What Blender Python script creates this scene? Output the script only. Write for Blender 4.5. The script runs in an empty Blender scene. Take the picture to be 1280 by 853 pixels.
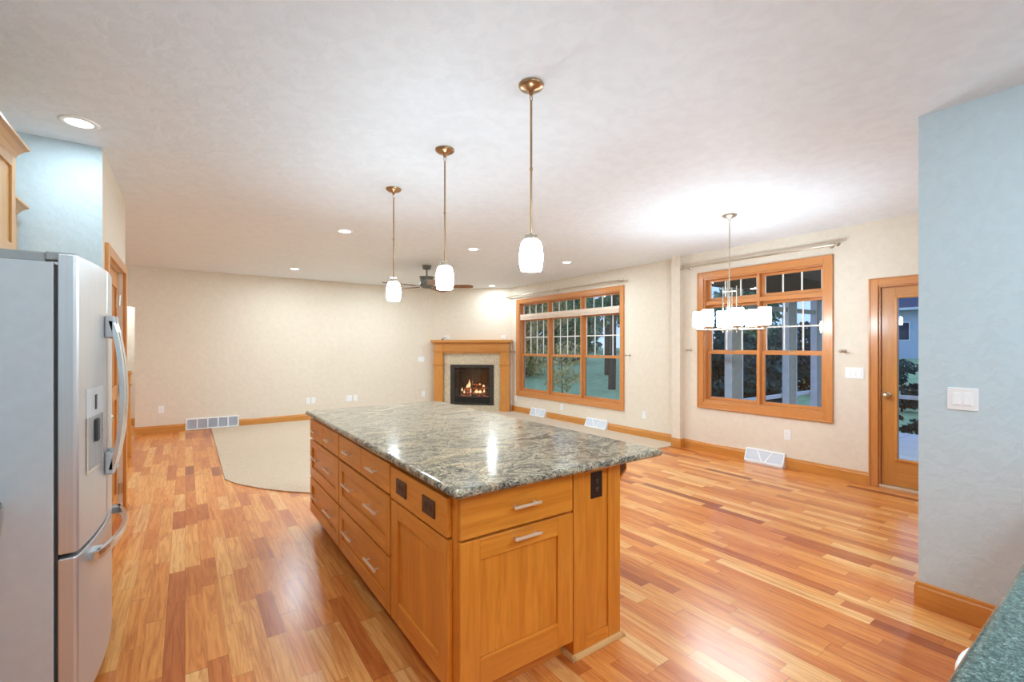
import bpy, math, random
from mathutils import Vector, Matrix
PI = math.pi
SC = bpy.context.scene
COL = SC.collection
random.seed(7)

# ------------------------------------------------------------------ camera, sky, exposure
cam_d = bpy.data.cameras.new('camera'); cam = bpy.data.objects.new('camera', cam_d); COL.objects.link(cam)
cam.location = (0, 0, 1.45); cam.rotation_euler = (PI/2, 0, -.6159)
cam_d.sensor_width = 36; cam_d.lens = 577.1/1280*36
cam_d.shift_y = (432.65-426.5)/1280; cam_d.clip_start = .02; cam_d.clip_end = 400
SC.camera = cam
SC.view_settings.view_transform = 'Standard'; SC.view_settings.look = 'None'
SC.view_settings.exposure = 0.27; SC.view_settings.gamma = 1; SC.view_settings.use_curve_mapping = False
LAMP = (.765, .915, 1.0)        # lamp colour
E_CAN, E_LIV, E_PEND, E_CHAN, E_HALL, E_BACK = 12.0, 25.0, 80.0, 50.0, 130.0, 60.0
SKY = 1.35
SC.cycles.max_bounces = 8; SC.cycles.diffuse_bounces = 5; SC.cycles.glossy_bounces = 4
SC.cycles.transparent_max_bounces = 12; SC.cycles.sample_clamp_indirect = 6
SC.cycles.use_denoising = True
SC.cycles.caustics_reflective = False; SC.cycles.caustics_refractive = False

W = bpy.data.worlds.new('dusk_sky'); SC.world = W; W.use_nodes = True
nt = W.node_tree; nt.nodes.clear()
out = nt.nodes.new('ShaderNodeOutputWorld'); bg = nt.nodes.new('ShaderNodeBackground')
tc = nt.nodes.new('ShaderNodeTexCoord'); sep = nt.nodes.new('ShaderNodeSeparateXYZ')
rp = nt.nodes.new('ShaderNodeValToRGB'); no = nt.nodes.new('ShaderNodeTexNoise'); mx = nt.nodes.new('ShaderNodeMix')
mx.data_type = 'RGBA'
rp.color_ramp.elements[0].position = 0.0; rp.color_ramp.elements[0].color = (.34, .54, .95, 1)
rp.color_ramp.elements[1].position = .6; rp.color_ramp.elements[1].color = (.10, .25, .72, 1)
no.inputs['Scale'].default_value = 2.2; no.inputs['Detail'].default_value = 4
nt.links.new(tc.outputs['Generated'], sep.inputs[0]); nt.links.new(sep.outputs['Z'], rp.inputs[0])
nt.links.new(tc.outputs['Generated'], no.inputs['Vector'])
nt.links.new(no.outputs[0], mx.inputs[0]); nt.links.new(rp.outputs[0], mx.inputs[6]); mx.inputs[7].default_value = (.5, .66, .98, 1)
nt.links.new(mx.outputs[2], bg.inputs[0]); bg.inputs[1].default_value = SKY; nt.links.new(bg.outputs[0], out.inputs[0])

# ------------------------------------------------------------------ materials
def lin(c):
    return tuple(((v/255)/12.92 if v/255 <= .04045 else (((v/255)+.055)/1.055)**2.4) for v in c[:3]) + (1,)
class NT:
    def __init__(s, name):
        s.m = bpy.data.materials.new(name); s.m.use_nodes = True; s.t = s.m.node_tree; s.t.nodes.clear()
        s.out = s.n('ShaderNodeOutputMaterial'); s.b = s.n('ShaderNodeBsdfPrincipled'); s.l(s.b.outputs[0], s.out.inputs[0])
    def n(s, k, **kw):
        x = s.t.nodes.new(k)
        for a, v in kw.items(): setattr(x, a, v)
        return x
    def l(s, a, b): s.t.links.new(a, b)
    def math(s, op, a, b=None):
        x = s.n('ShaderNodeMath', operation=op)
        for i, v in enumerate((a, b)):
            if v is None: continue
            if isinstance(v, (int, float)): x.inputs[i].default_value = v
            else: s.l(v, x.inputs[i])
        return x.outputs[0]
    def coords(s, scale=(1, 1, 1)):
        c = s.n('ShaderNodeTexCoord'); mp = s.n('ShaderNodeMapping'); mp.inputs['Scale'].default_value = scale
        s.l(c.outputs['Object'], mp.inputs[0]); return mp.outputs[0]
    def noise(s, vec, scale, detail=3, dist=0, rough=.5):
        x = s.n('ShaderNodeTexNoise'); x.inputs['Scale'].default_value = scale; x.inputs['Detail'].default_value = detail
        x.inputs['Distortion'].default_value = dist; x.inputs['Roughness'].default_value = rough
        s.l(vec, x.inputs['Vector']); return x.outputs[0]
    def ramp(s, f, stops, interp='LINEAR'):
        x = s.n('ShaderNodeValToRGB'); r = x.color_ramp; r.interpolation = interp
        while len(r.elements) < len(stops): r.elements.new(.5)
        for e, (p, c) in zip(r.elements, stops): e.position = p; e.color = c
        s.l(f, x.inputs[0]); return x.outputs[0]
    def mix(s, f, a, b, mode='MIX'):
        x = s.n('ShaderNodeMix', data_type='RGBA', blend_type=mode)
        for i, v in ((0, f), (6, a), (7, b)):
            if isinstance(v, (int, float, tuple)): x.inputs[i].default_value = v
            else: s.l(v, x.inputs[i])
        return x.outputs[2]
    def bump(s, h, strength, dist=.01):
        x = s.n('ShaderNodeBump'); x.inputs['Strength'].default_value = strength; x.inputs['Distance'].default_value = dist
        s.l(h, x.inputs['Height']); s.l(x.outputs[0], s.b.inputs['Normal'])
    def set(s, **kw):
        for k, v in kw.items():
            k = {'rough': 'Roughness', 'metal': 'Metallic', 'spec': 'Specular IOR Level', 'coat': 'Coat Weight', 'coatr': 'Coat Roughness'}.get(k, k)
            s.b.inputs[k].default_value = v
        return s
    def col(s, c):
        if isinstance(c, tuple): s.b.inputs['Base Color'].default_value = c
        else: s.l(c, s.b.inputs['Base Color'])
        return s

def plain(name, c, rough=.5, metal=0, var=.06, scale=8, **kw):
    s = NT(name); v = s.noise(s.coords(), scale, 3)
    base = lin(c); hi = tuple(min(1, x*(1+var)) for x in base[:3])+(1,); lo = tuple(x*(1-var) for x in base[:3])+(1,)
    s.col(s.ramp(v, [(.3, lo), (.7, hi)])); s.set(rough=rough, metal=metal, **kw); return s.m
def painted(name, c, bump=.35, scale=9):
    s = NT(name); v = s.coords()
    a = s.noise(v, scale, 5, .6); b = s.noise(v, scale*3.5, 3, .3)
    h = s.ramp(a, [(.42, (0, 0, 0, 1)), (.58, (1, 1, 1, 1))])
    h2 = s.mix(.3, h, b)
    base = lin(c)
    s.col(s.mix(s.ramp(a, [(.35, (0, 0, 0, 1)), (.65, (1, 1, 1, 1))]), tuple(x*.97 for x in base[:3])+(1,), tuple(min(1, x*1.02) for x in base[:3])+(1,)))
    s.bump(h2, bump, .006); s.set(rough=.62, spec=.3); return s.m
def wood(name, c, axis='z', rough=.33, contrast=.16, coat=.25, fine=1.0):
    sc = {'x': (2.2, 34, 34), 'y': (34, 2.2, 34), 'z': (34, 34, 2.2)}[axis]
    s = NT(name); v = s.coords(sc)
    a = s.noise(v, 1.0*fine, 6, 1.2, .6); b = s.noise(s.coords(tuple(q*.12+1 for q in sc)), 1.3, 3, .8)
    base = lin(c)
    lo = (base[0]*(1-contrast), base[1]*(1-contrast*1.6), base[2]*(1-contrast*2.4), 1)
    hi = (min(1, base[0]*(1+contrast*.7)), min(1, base[1]*(1+contrast)), min(1, base[2]*(1+contrast*1.3)), 1)
    g = s.ramp(a, [(.3, lo), (.55, base), (.78, hi)])
    s.col(s.mix(s.ramp(b, [(.35, (0, 0, 0, 1)), (.7, (.55, .55, .55, 1))]), g, lo))
    s.set(rough=rough, coat=coat, coatr=.15); return s.m

def floor_mat():
    s = NT('cherry_plank'); c = s.n('ShaderNodeTexCoord'); sp = s.n('ShaderNodeSeparateXYZ'); s.l(c.outputs['Object'], sp.inputs[0])
    xr = s.math('DIVIDE', sp.outputs[0], .083); row = s.math('FLOOR', xr)
    wn = s.n('ShaderNodeTexWhiteNoise', noise_dimensions='1D'); s.l(row, wn.inputs['W'])
    yo = s.math('ADD', sp.outputs[1], s.math('MULTIPLY', wn.outputs[0], 7.3))
    # plank lengths vary: warp along the row
    yr = s.math('DIVIDE', s.math('ADD', yo, s.math('MULTIPLY', s.math('SINE', s.math('MULTIPLY', yo, 4.1)), .13)), .62)
    colm = s.math('FLOOR', yr)
    cv = s.n('ShaderNodeCombineXYZ'); s.l(row, cv.inputs[0]); s.l(colm, cv.inputs[1])
    w2 = s.n('ShaderNodeTexWhiteNoise', noise_dimensions='2D'); s.l(cv.outputs[0], w2.inputs['Vector'])
    tone = s.ramp(w2.outputs[0], [(0, lin((150, 74, 34))), (.035, lin((190, 106, 50))), (.2, lin((214, 130, 60))), (.55, lin((228, 150, 76))), (.85, lin((236, 172, 100))), (1, lin((240, 188, 124)))])
    # grain, shifted per plank
    off = s.n('ShaderNodeVectorMath', operation='MULTIPLY_ADD'); s.l(cv.outputs[0], off.inputs[0]); off.inputs[1].default_value = (3.7, 5.1, 0)
    mp = s.n('ShaderNodeMapping'); mp.inputs['Scale'].default_value = (34, 2.0, 1); s.l(c.outputs['Object'], mp.inputs[0]); s.l(mp.outputs[0], off.inputs[2])
    g = s.noise(off.outputs[0], 1.0, 6, 1.6, .62)
    tone = s.mix(s.ramp(g, [(.34, (.75, .75, .75, 1)), (.6, (0, 0, 0, 1))]), tone, s.mix(1.0, tone, lin((205, 160, 105)), 'MULTIPLY'))
    fx = s.math('FRACT', xr); ex = s.math('MINIMUM', fx, s.math('SUBTRACT', 1, fx))
    fy = s.math('FRACT', yr); ey = s.math('MINIMUM', fy, s.math('SUBTRACT', 1, fy))
    gx = s.math('LESS_THAN', ex, .012); gy = s.math('LESS_THAN', ey, .003)
    gap = s.math('MAXIMUM', gx, gy)
    s.col(s.mix(s.math('MULTIPLY', gap, .45), tone, lin((120, 60, 25))))
    s.set(rough=.3, spec=.45, coat=.25, coatr=.22); s.bump(g, .03, .002); return s.m

def granite(name, kind):
    s = NT(name); v = s.coords()
    if kind == 'swirl':
        v2 = s.coords((.9, 1.5, 1))
        n1 = s.noise(v2, 4.5, 10, 1.5, .74); n2 = s.noise(v2, 16, 8, 2.4, .75); n3 = s.noise(v, 110, 4, 0, .65); n4 = s.noise(v2, 2.0, 7, 1.2, .65)
        base = s.ramp(n1, [(.33, lin((18, 18, 19))), (.42, lin((58, 56, 53))), (.46, lin((128, 120, 106))), (.50, lin((208, 194, 166))), (.54, lin((98, 92, 84))), (.59, lin((36, 35, 34))), (.67, lin((206, 194, 170)))])
        fine = s.ramp(n2, [(.40, lin((28, 30, 32))), (.47, lin((96, 90, 80))), (.53, lin((196, 182, 154))), (.60, lin((32, 32, 32)))])
        c2 = s.mix(.45, base, fine)
        rust = s.ramp(n4, [(.53, (0, 0, 0, 1)), (.64, (.75, .75, .75, 1))])
        c3 = s.mix(rust, c2, s.mix(s.ramp(n2, [(.42, (0, 0, 0, 1)), (.58, (1, 1, 1, 1))]), lin((212, 198, 166)), lin((150, 120, 84))))
        sp = s.ramp(n3, [(.38, (.25, .25, .25, 1)), (.47, (.95, .95, .95, 1)), (.62, (1.25, 1.25, 1.25, 1))])
        s.col(s.mix(.75, c3, s.mix(1.0, c3, sp, 'MULTIPLY'))); s.set(rough=.12, spec=.5)
    elif kind == 'green':
        n1 = s.noise(v, 150, 4, 1.0, .7); n2 = s.noise(v, 60, 3, .5)
        b = s.ramp(n1, [(.3, lin((24, 34, 34))), (.45, lin((62, 82, 78))), (.56, lin((104, 124, 116))), (.72, lin((150, 164, 154)))])
        s.col(s.mix(s.ramp(n2, [(.4, (0, 0, 0, 1)), (.7, (.5, .5, .5, 1))]), b, lin((36, 52, 54)))); s.set(rough=.14, spec=.5)
    else:
        n1 = s.noise(v, 28, 6, 1.2, .7); n2 = s.noise(v, 110, 3, 0, .6)
        b = s.ramp(n1, [(.3, lin((150, 132, 108))), (.42, lin((198, 182, 155))), (.6, lin((222, 208, 182))), (.75, lin((180, 152, 118)))])
        s.col(s.mix(s.ramp(n2, [(.56, (0, 0, 0, 1)), (.7, (.8, .8, .8, 1))]), b, lin((96, 88, 76)))); s.set(rough=.25)
    return s.m

def steel(name, c=(190, 190, 190), axis='y', rough=.3):
    s = NT(name); sc = {'y': (200, 2, 200), 'z': (200, 200, 2), 'x': (2, 200, 200)}[axis]
    a = s.noise(s.coords(sc), 1, 2); b = lin(c)
    s.col(s.ramp(a, [(.3, tuple(x*.93 for x in b[:3])+(1,)), (.7, b)])); s.set(rough=rough, metal=1); return s.m
def emit(name, c, strength):
    m = bpy.data.materials.new(name); m.use_nodes = True; t = m.node_tree; t.nodes.clear()
    o = t.nodes.new('ShaderNodeOutputMaterial'); e = t.nodes.new('ShaderNodeEmission')
    e.inputs[0].default_value = (c[0], c[1], c[2], 1); e.inputs[1].default_value = strength; t.links.new(e.outputs[0], o.inputs[0]); return m
def glass(name, tint=(.93, .97, 1)):
    m = bpy.data.materials.new(name); m.use_nodes = True; t = m.node_tree; t.nodes.clear()
    o = t.nodes.new('ShaderNodeOutputMaterial'); a = t.nodes.new('ShaderNodeBsdfTransparent'); a.inputs[0].default_value = tint+(1,)
    g = t.nodes.new('ShaderNodeBsdfGlossy'); g.inputs['Roughness'].default_value = .01
    f = t.nodes.new('ShaderNodeFresnel'); x = t.nodes.new('ShaderNodeMixShader')
    ge = t.nodes.new('ShaderNodeNewGeometry'); mr = t.nodes.new('ShaderNodeMapRange'); mr.inputs['To Min'].default_value = 1.45; mr.inputs['To Max'].default_value = 1/1.45   # same reflectance on both faces of the pane
    t.links.new(ge.outputs['Backfacing'], mr.inputs['Value']); t.links.new(mr.outputs[0], f.inputs[0])
    t.links.new(f.outputs[0], x.inputs[0]); t.links.new(a.outputs[0], x.inputs[1]); t.links.new(g.outputs[0], x.inputs[2]); t.links.new(x.outputs[0], o.inputs[0]); return m
def flame_mat():
    s = NT('flame'); g = s.n('ShaderNodeTexCoord'); sp = s.n('ShaderNodeSeparateXYZ'); s.l(g.outputs['Generated'], sp.inputs[0])
    c = s.ramp(sp.outputs[2], [(0, (1, .55, .2, 1)), (.4, (1, .75, .4, 1)), (1, (1, .22, .03, 1))])
    e = s.n('ShaderNodeEmission'); s.l(c, e.inputs[0]); e.inputs[1].default_value = 1.6
    s.l(e.outputs[0], s.out.inputs[0]); return s.m

M = {}
M['ceiling'] = painted('ceiling_white', (232, 238, 245), .22, 11)
M['beige'] = painted('beige_paint', (226, 214, 197), .12, 14)
M['blue'] = painted('blue_paint', (196, 212, 219), .16, 18)
M['floor'] = floor_mat()
s = NT('cut_pile_carpet'); a = s.noise(s.coords(), 75, 5, 0, .8); b = s.noise(s.coords((1, 4, 1)), 9, 4, .5)
s.col(s.mix(s.ramp(b, [(.35, (0, 0, 0, 1)), (.7, (.5, .5, .5, 1))]), s.ramp(a, [(.3, lin((176, 152, 124))), (.7, lin((240, 222, 202)))]), lin((200, 178, 152))))
s.bump(a, .8, .01); s.set(rough=.95, spec=.1); M['carpet'] = s.m
CAB = (222, 144, 52)
for ax in 'xyz':
    M['cab_'+ax] = wood('maple_cabinet_grain_'+ax, CAB, ax, .3, .2, .3)
    M['trim_'+ax] = wood('oak_trim_grain_'+ax, (206, 140, 66), ax, .32, .14, .3)
M['cab_dark'] = wood('maple_shadow_line', (120, 66, 26), 'z', .45, .1, .1)  # darker brown maple for toe kicks and corbel insets
M['cab_light'] = wood('upper_cabinet_maple', (206, 158, 96), 'z', .4, .12, .2)
M['cab_light_x'] = wood('upper_cabinet_maple_across', (200, 152, 90), 'y', .4, .12, .2)
M['fir_z'] = wood('fir_window_upright', (204, 136, 76), 'z', .3, .12, .35)
M['fir_y'] = wood('fir_window_rail', (204, 136, 76), 'y', .3, .12, .35)
M['doorwood'] = wood('fir_door', (198, 134, 66), 'z', .35, .14, .3)
M['granite'] = granite('swirled_granite', 'swirl'); M['green_granite'] = granite('green_granite', 'green'); M['surround'] = granite('beige_granite', 'beige')
M['steel'] = steel('brushed_steel', (206, 206, 208), 'z', .34); M['steel'].node_tree.nodes['Principled BSDF'].inputs['Metallic'].default_value = .7; M['steel_side'] = plain('grey_fridge_side', (186, 189, 192), .3, .0, .03, 30)
M['steel_h'] = steel('handle_steel', (226, 228, 230), 'z', .25)
M['nickel'] = plain('satin_nickel', (205, 196, 180), .28, 1, .03); M['bronze'] = plain('brushed_bronze', (172, 142, 108), .3, 1, .05)
M['pull'] = plain('nickel_pull', (236, 226, 208), .3, .55, .03)
M['darkgap'] = plain('dark_gasket', (58, 58, 58), .7)
M['greyplastic'] = plain('grey_plastic', (150, 150, 148), .45)
M['white'] = plain('white_plastic', (240, 241, 242), .4, 0, .02); M['whitegrille'] = plain('grille_grey', (204, 210, 220), .5, 0, .05, 60)
M['muntin'] = plain('white_muntin', (232, 230, 225), .45, 0, .02)
M['black'] = plain('black_iron', (58, 55, 52), .4, .4); M['brownplate'] = plain('brown_outlet_plate', (74, 42, 30), .4); M['blackplate'] = plain('black_outlet_plate', (34, 26, 24), .35)
s = NT('charred_log'); a = s.noise(s.coords(), 22, 5, .6); s.col(lin((92, 62, 44))); s.set(rough=.9)
s.l(s.ramp(a, [(.5, (0, 0, 0, 1)), (.62, (.9, .12, .03, 1)), (.72, (1, .5, .2, 1))]), s.b.inputs['Emission Color']); s.set(**{'Emission Strength': .8}); M['log'] = s.m; M['ash'] = plain('ash_bed', (120, 112, 118), .9, 0, .3, 40)
M['firebrick'] = plain('firebox_lining', (70, 66, 58), .9, 0, .2, 12)
M['flame'] = flame_mat(); M['ember'] = emit('ember', (1, .18, .05), 1.2)
M['fan_grey'] = plain('pewter_fan_body', (112, 114, 108), .4, .6); M['blade'] = wood('walnut_blade', (138, 92, 58), 'x', .4, .12, .1)
M['shade_p'] = emit('pendant_glass_lit', LAMP, E_PEND); M['shade_c'] = emit('chandelier_glass_lit', LAMP, E_CHAN)
M['shade_h'] = emit('flush_glass_lit', LAMP, E_HALL)
M['shade_b'] = emit('kitchen_flush_glass_lit', LAMP, E_BACK)  # glow of the unseen fill pair added behind the viewpoint
M['lens'] = emit('recessed_lens_lit', LAMP, 12)
M['glass'] = glass('window_glass')
M['blind'] = plain('blind_fabric', (226, 205, 186), .6, 0, .03)
M['threshold'] = plain('pale_threshold', (205, 180, 150), .4)
M['brass'] = plain('knob_metal', (214, 200, 176), .22, 1, .02)
M['porchwhite'] = plain('porch_white_paint', (226, 228, 232), .55); M['porchbeige'] = plain('porch_post_beige', (180, 172, 156), .6, 0, .1, 12)
M['porchceil'] = wood('porch_ceiling_board', (96, 74, 58), 'y', .6, .2, 0)
s = NT('porch_tile'); br = s.n('ShaderNodeTexBrick'); s.l(s.coords(), br.inputs[0]); br.inputs['Scale'].default_value = 1; br.inputs['Brick Width'].default_value = .6; br.inputs['Row Height'].default_value = .6
br.offset = 0; br.inputs['Mortar Size'].default_value = .006; br.inputs['Color1'].default_value = lin((236, 234, 230)); br.inputs['Color2'].default_value = lin((228, 227, 224)); br.inputs['Mortar'].default_value = lin((170, 165, 160))
s.col(br.outputs[0]); s.set(rough=.5); M['porchtile'] = s.m
s = NT('lawn'); a = s.noise(s.coords(), 3, 6, .3, .7); s.col(s.ramp(a, [(.3, lin((128, 160, 112))), (.7, lin((186, 206, 146)))])); s.set(rough=.9); M['lawn'] = s.m
M['mulch'] = plain('mulch', (140, 112, 104), .95, 0, .4, 14)
M['siding'] = plain('pale_siding', (196, 206, 220), .7, 0, .03); M['roof'] = plain('dark_shingle', (62, 74, 96), .8, 0, .15, 20)
M['darkglass'] = plain('dark_window', (36, 46, 66), .2); M['bark'] = plain('bark', (88, 66, 52), .9, 0, .3, 9)
def leafm(n, c): 
    s = NT(n); g = s.n('ShaderNodeObjectInfo'); a = s.noise(s.coords(), 1.7, 4); b = lin(c)
    s.col(s.ramp(a, [(.3, tuple(x*.55 for x in b[:3])+(1,)), (.7, tuple(min(1, x*1.3) for x in b[:3])+(1,))])); s.set(rough=.8, spec=.2); return s.m
M['leaf1'] = leafm('olive_foliage', (206, 184, 120)); M['leaf2'] = leafm('deep_green_foliage', (110, 140, 92)); M['leaf4'] = leafm('dusky_foliage', (62, 92, 84)); M['leaf3'] = leafm('grey_green_foliage', (140, 165, 130))

# ------------------------------------------------------------------ mesh helpers
class MB:
    def __init__(s): s.v = []; s.f = []; s.mi = []; s.sm = []; s.M = None
    def _add(s, vs, fs, m=0, smooth=False):
        o = len(s.v)
        for p in vs:
            p = Vector(p)
            s.v.append(s.M @ p if s.M else p)
        for f in fs: s.f.append(tuple(i+o for i in f)); s.mi.append(m); s.sm.append(smooth)
    def box(s, x0, x1, y0, y1, z0, z1, m=0):
        if x0 > x1: x0, x1 = x1, x0
        if y0 > y1: y0, y1 = y1, y0
        if z0 > z1: z0, z1 = z1, z0
        s._add([(x0, y0, z0), (x1, y0, z0), (x1, y1, z0), (x0, y1, z0), (x0, y0, z1), (x1, y0, z1), (x1, y1, z1), (x0, y1, z1)],
               [(0, 3, 2, 1), (4, 5, 6, 7), (0, 1, 5, 4), (1, 2, 6, 5), (2, 3, 7, 6), (3, 0, 4, 7)], m); return s
    def prism(s, pts, vec, m=0):   # pts: 3D polygon, extruded by vec
        n = len(pts); a = [Vector(p) for p in pts]; b = [p+Vector(vec) for p in a]
        nrm = Vector((0, 0, 0))
        for i in range(n): nrm += a[i].cross(a[(i+1) % n])
        if nrm.dot(Vector(vec)) > 0: a, b = b, a
        s._add(a+b, [tuple(range(n)), tuple(range(2*n-1, n-1, -1))]+[(i, n+i, n+(i+1) % n, (i+1) % n) for i in range(n)], m); return s
    def tube(s, path, r, seg=12, m=0, cap=True):
        P = [Vector(p) for p in path]; n = len(P); rr = r if isinstance(r, (list, tuple)) else [r]*n
        vs = []; up = None
        for i, p in enumerate(P):
            t = (P[min(i+1, n-1)]-P[max(i-1, 0)]).normalized()
            if up is None: up = Vector((0, 0, 1)) if abs(t.z) < .9 else Vector((1, 0, 0))
            a = t.cross(up).normalized(); b = a.cross(t).normalized(); up = b
            for k in range(seg):
                an = 2*PI*k/seg; vs.append(p+a*math.cos(an)*rr[i]+b*math.sin(an)*rr[i])
        fs = [(i*seg+k, i*seg+(k+1) % seg, (i+1)*seg+(k+1) % seg, (i+1)*seg+k) for i in range(n-1) for k in range(seg)]
        s._add(vs, fs, m, True)
        if cap:
            s._add(vs[:seg], [tuple(range(seg-1, -1, -1))], m); s._add(vs[-seg:], [tuple(range(seg))], m)
        return s
    def lathe(s, prof, c=(0, 0, 0), seg=28, m=0, axis='z'):   # prof: (r, h)
        vs = []
        for r, h in prof:
            for k in range(seg):
                an = 2*PI*k/seg; x, y = r*math.cos(an), r*math.sin(an)
                q = {'z': (x, y, h), 'x': (h, x, y), 'y': (y, h, x)}[axis]
                vs.append((c[0]+q[0], c[1]+q[1], c[2]+q[2]))
        n = len(prof); s._add(vs, [(i*seg+k, i*seg+(k+1) % seg, (i+1)*seg+(k+1) % seg, (i+1)*seg+k) for i in range(n-1) for k in range(seg)], m, True)
        if prof[0][0] > 0: s._add(vs[:seg], [tuple(range(seg-1, -1, -1))], m)
        if prof[-1][0] > 0: s._add(vs[-seg:], [tuple(range(seg))], m)
        return s
    def build(s, name, mat, parent=None, bevel=0, loc=None):
        me = bpy.data.meshes.new(name); me.from_pydata([tuple(v) for v in s.v], [], s.f)
        for m in (mat if isinstance(mat, (list, tuple)) else [mat]): me.materials.append(m)
        me.polygons.foreach_set('material_index', s.mi); me.polygons.foreach_set('use_smooth', s.sm); me.update()
        o = bpy.data.objects.new(name, me); COL.objects.link(o)
        if parent is not None: o.parent = parent
        if loc: o.location = loc
        if bevel:
            b = o.modifiers.new('bevel', 'BEVEL'); b.width = bevel; b.segments = 2; b.limit_method = 'ANGLE'; b.angle_limit = .7; b.harden_normals = False
        return o
def B(*a, m=0): return MB().box(*a, m=m)
def tag(o, label=None, cat=None, group=None, kind=None):
    if label: o['label'] = label
    if cat: o['category'] = cat
    if group: o['group'] = group
    if kind: o['kind'] = kind
    return o
def thing(name, label, cat, loc=(0, 0, 0), rz=0, group=None):
    o = bpy.data.objects.new(name, None); COL.objects.link(o); o.empty_display_size = .1
    o.location = loc; o.rotation_euler = (0, 0, rz); return tag(o, label, cat, group)
def setting(name, label, cat, loc=(0, 0, 0), rz=0):
    return tag(thing(name, label, cat, loc, rz), kind='structure')
def struct(name, mb, mat, label, cat, bevel=0): return tag(mb.build(name, mat, None, bevel), label, cat, kind='structure')
def dup(o, loc=None, label=None, parent=None, rz=None):
    c = o.copy(); COL.objects.link(c)
    if parent is not None: c.parent = parent
    if loc is not None: c.location = loc
    if rz is not None: c.rotation_euler = (0, 0, rz)
    if label: c['label'] = label
    for ch in [q for q in bpy.data.objects if q.parent == o]:
        dup(ch, parent=c)
    return c

H = 2.74
YB, XW1, XW2, XBL, XBE, YBL, YEND = 9.63, 5.92, 5.83, 3.37, -.441, 3.988, 5.417

# ------------------------------------------------------------------ room shell
struct('floor', B(-4.2, XW1+.1, -2.7, 11.2, -.12, 0), M['floor'], 'glossy orange cherry plank floor with mixed light and red boards', 'floor')
cp = [(.37, YB), (.35, 5.873), (.42, 5.66), (.5, 5.5), (.649, 5.249), (.8, 5.05), (.984, 4.857), (1.3, 4.6), (1.7, 4.38), (2.3, 4.2), (3.2, 4.11), (XW1, 4.11), (XW1, 8.36), (4.65, YB)]
struct('floor.001', MB().prism([(x, y, 0) for x, y in cp], (0, 0, .012)), M['carpet'], 'beige cut pile carpet with a curved edge in the living area', 'carpet', .003)
struct('ceiling', B(-4.2, XW1+.1, -2.7, 11.2, H, H+.1), M['ceiling'], 'white textured ceiling', 'ceiling')
mb = B(-.667, 5.0, YB, YB+.14, 0, H); mb.box(-3.0, -.667, YB, YB+.14, 2.093, H)
struct('wall_back', mb, M['beige'], 'long beige back wall with hallway opening at its left end', 'wall')
struct('wall_hallway', B(-3.2, 1, 10.9, 11.0, 0, H), M['beige'], 'beige hallway wall beyond the opening', 'wall')
struct('wall_hallway_side', B(-3.3, -3.2, YEND, 11.0, 0, H), M['beige'], 'beige side wall of the hallway', 'wall')
W1 = dict(y0=5.235, y1=8.085, z0=.461, z1=2.37); W2 = dict(y0=2.194, y1=3.661, z0=.688, z1=2.37)
DO = dict(y0=.79, y1=1.70, z1=2.065)
mb = MB(); mb.box(XW1, XW1+.16, 3.98, W1['y0'], 0, H).box(XW1, XW1+.16, W1['y1'], YB+.14, 0, H).box(XW1, XW1+.16, W1['y0'], W1['y1'], 0, W1['z0']).box(XW1, XW1+.16, W1['y0'], W1['y1'], W1['z1'], H)
struct('wall_right', mb, M['beige'], 'beige living room wall with the triple window', 'wall')
mb = MB(); X0, X1 = XW2, XW2+.16
mb.box(X0, X1, W2['y1'], 3.98, 0, H).box(X0, X1, DO['y1'], W2['y0'], 0, H).box(X0, X1, -2.7, DO['y0'], 0, H)
mb.box(X0, X1, W2['y0'], W2['y1'], 0, W2['z0']).box(X0, X1, W2['y0'], W2['y1'], W2['z1'], H).box(X0, X1, DO['y0'], DO['y1'], DO['z1'], H)
struct('wall_dining', mb, M['beige'], 'beige dining wall with double window and glass door', 'wall')
struct('trim_1', B(5.745, XW1+.16, 3.98, 4.12, 0, H), M['beige'], 'shallow beige pilaster between the two windows', 'pilaster')
struct('wall_kitchen_right', B(XBL, XBL+.12, -2.7, .80, 0, H), M['blue'], 'pale blue wall end on the right with a white double switch', 'wall')
mb = B(-3.2, XBE, YBL, YBL+.12, 0, H)
struct('wall_kitchen_left', mb, M['blue'], 'pale blue wall above the refrigerator', 'wall')
D2 = dict(y0=4.16, y1=5.21, z1=2.07)
mb = MB(); mb.box(XBE-.12, XBE-.0005, YBL+.12, D2['y0'], 0, H).box(XBE-.12, XBE, D2['y1'], YEND, 0, H).box(XBE-.12, XBE, D2['y0'], D2['y1'], D2['z1'], H).box(-3.2, XBE-.12, YEND-.12, YEND, 0, H)
mb.box(XBE-.0005, XBE+.0015, YBL+.002, D2['y0'], 0, H)
struct('wall_pantry', mb, M['beige'], 'narrow beige wall beside the blue wall, holding a wooden door', 'wall')
struct('wall_left', B(-1.32, -1.2, -2.7, YBL, 0, H), M['blue'], 'pale blue wall behind the refrigerator and cabinets', 'wall')
struct('wall_rear', B(-1.3, XW2+.16, -2.8, -2.7, 0, H), M['blue'], 'pale blue wall behind the viewpoint', 'wall')
DM = (5.285, 8.995, 0); DR = -PI/4
d = setting('wall_corner', 'beige angled corner wall behind the fireplace', 'wall', DM, DR)
mb = B(-.93, -.52, 0, .1, 0, H); mb.box(.52, .93, 0, .1, 0, H).box(-.52, .52, 0, .1, 0, .1).box(-.52, .52, 0, .1, 1.05, H)
mb.build('wall_panel', M['beige'], d)

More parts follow.
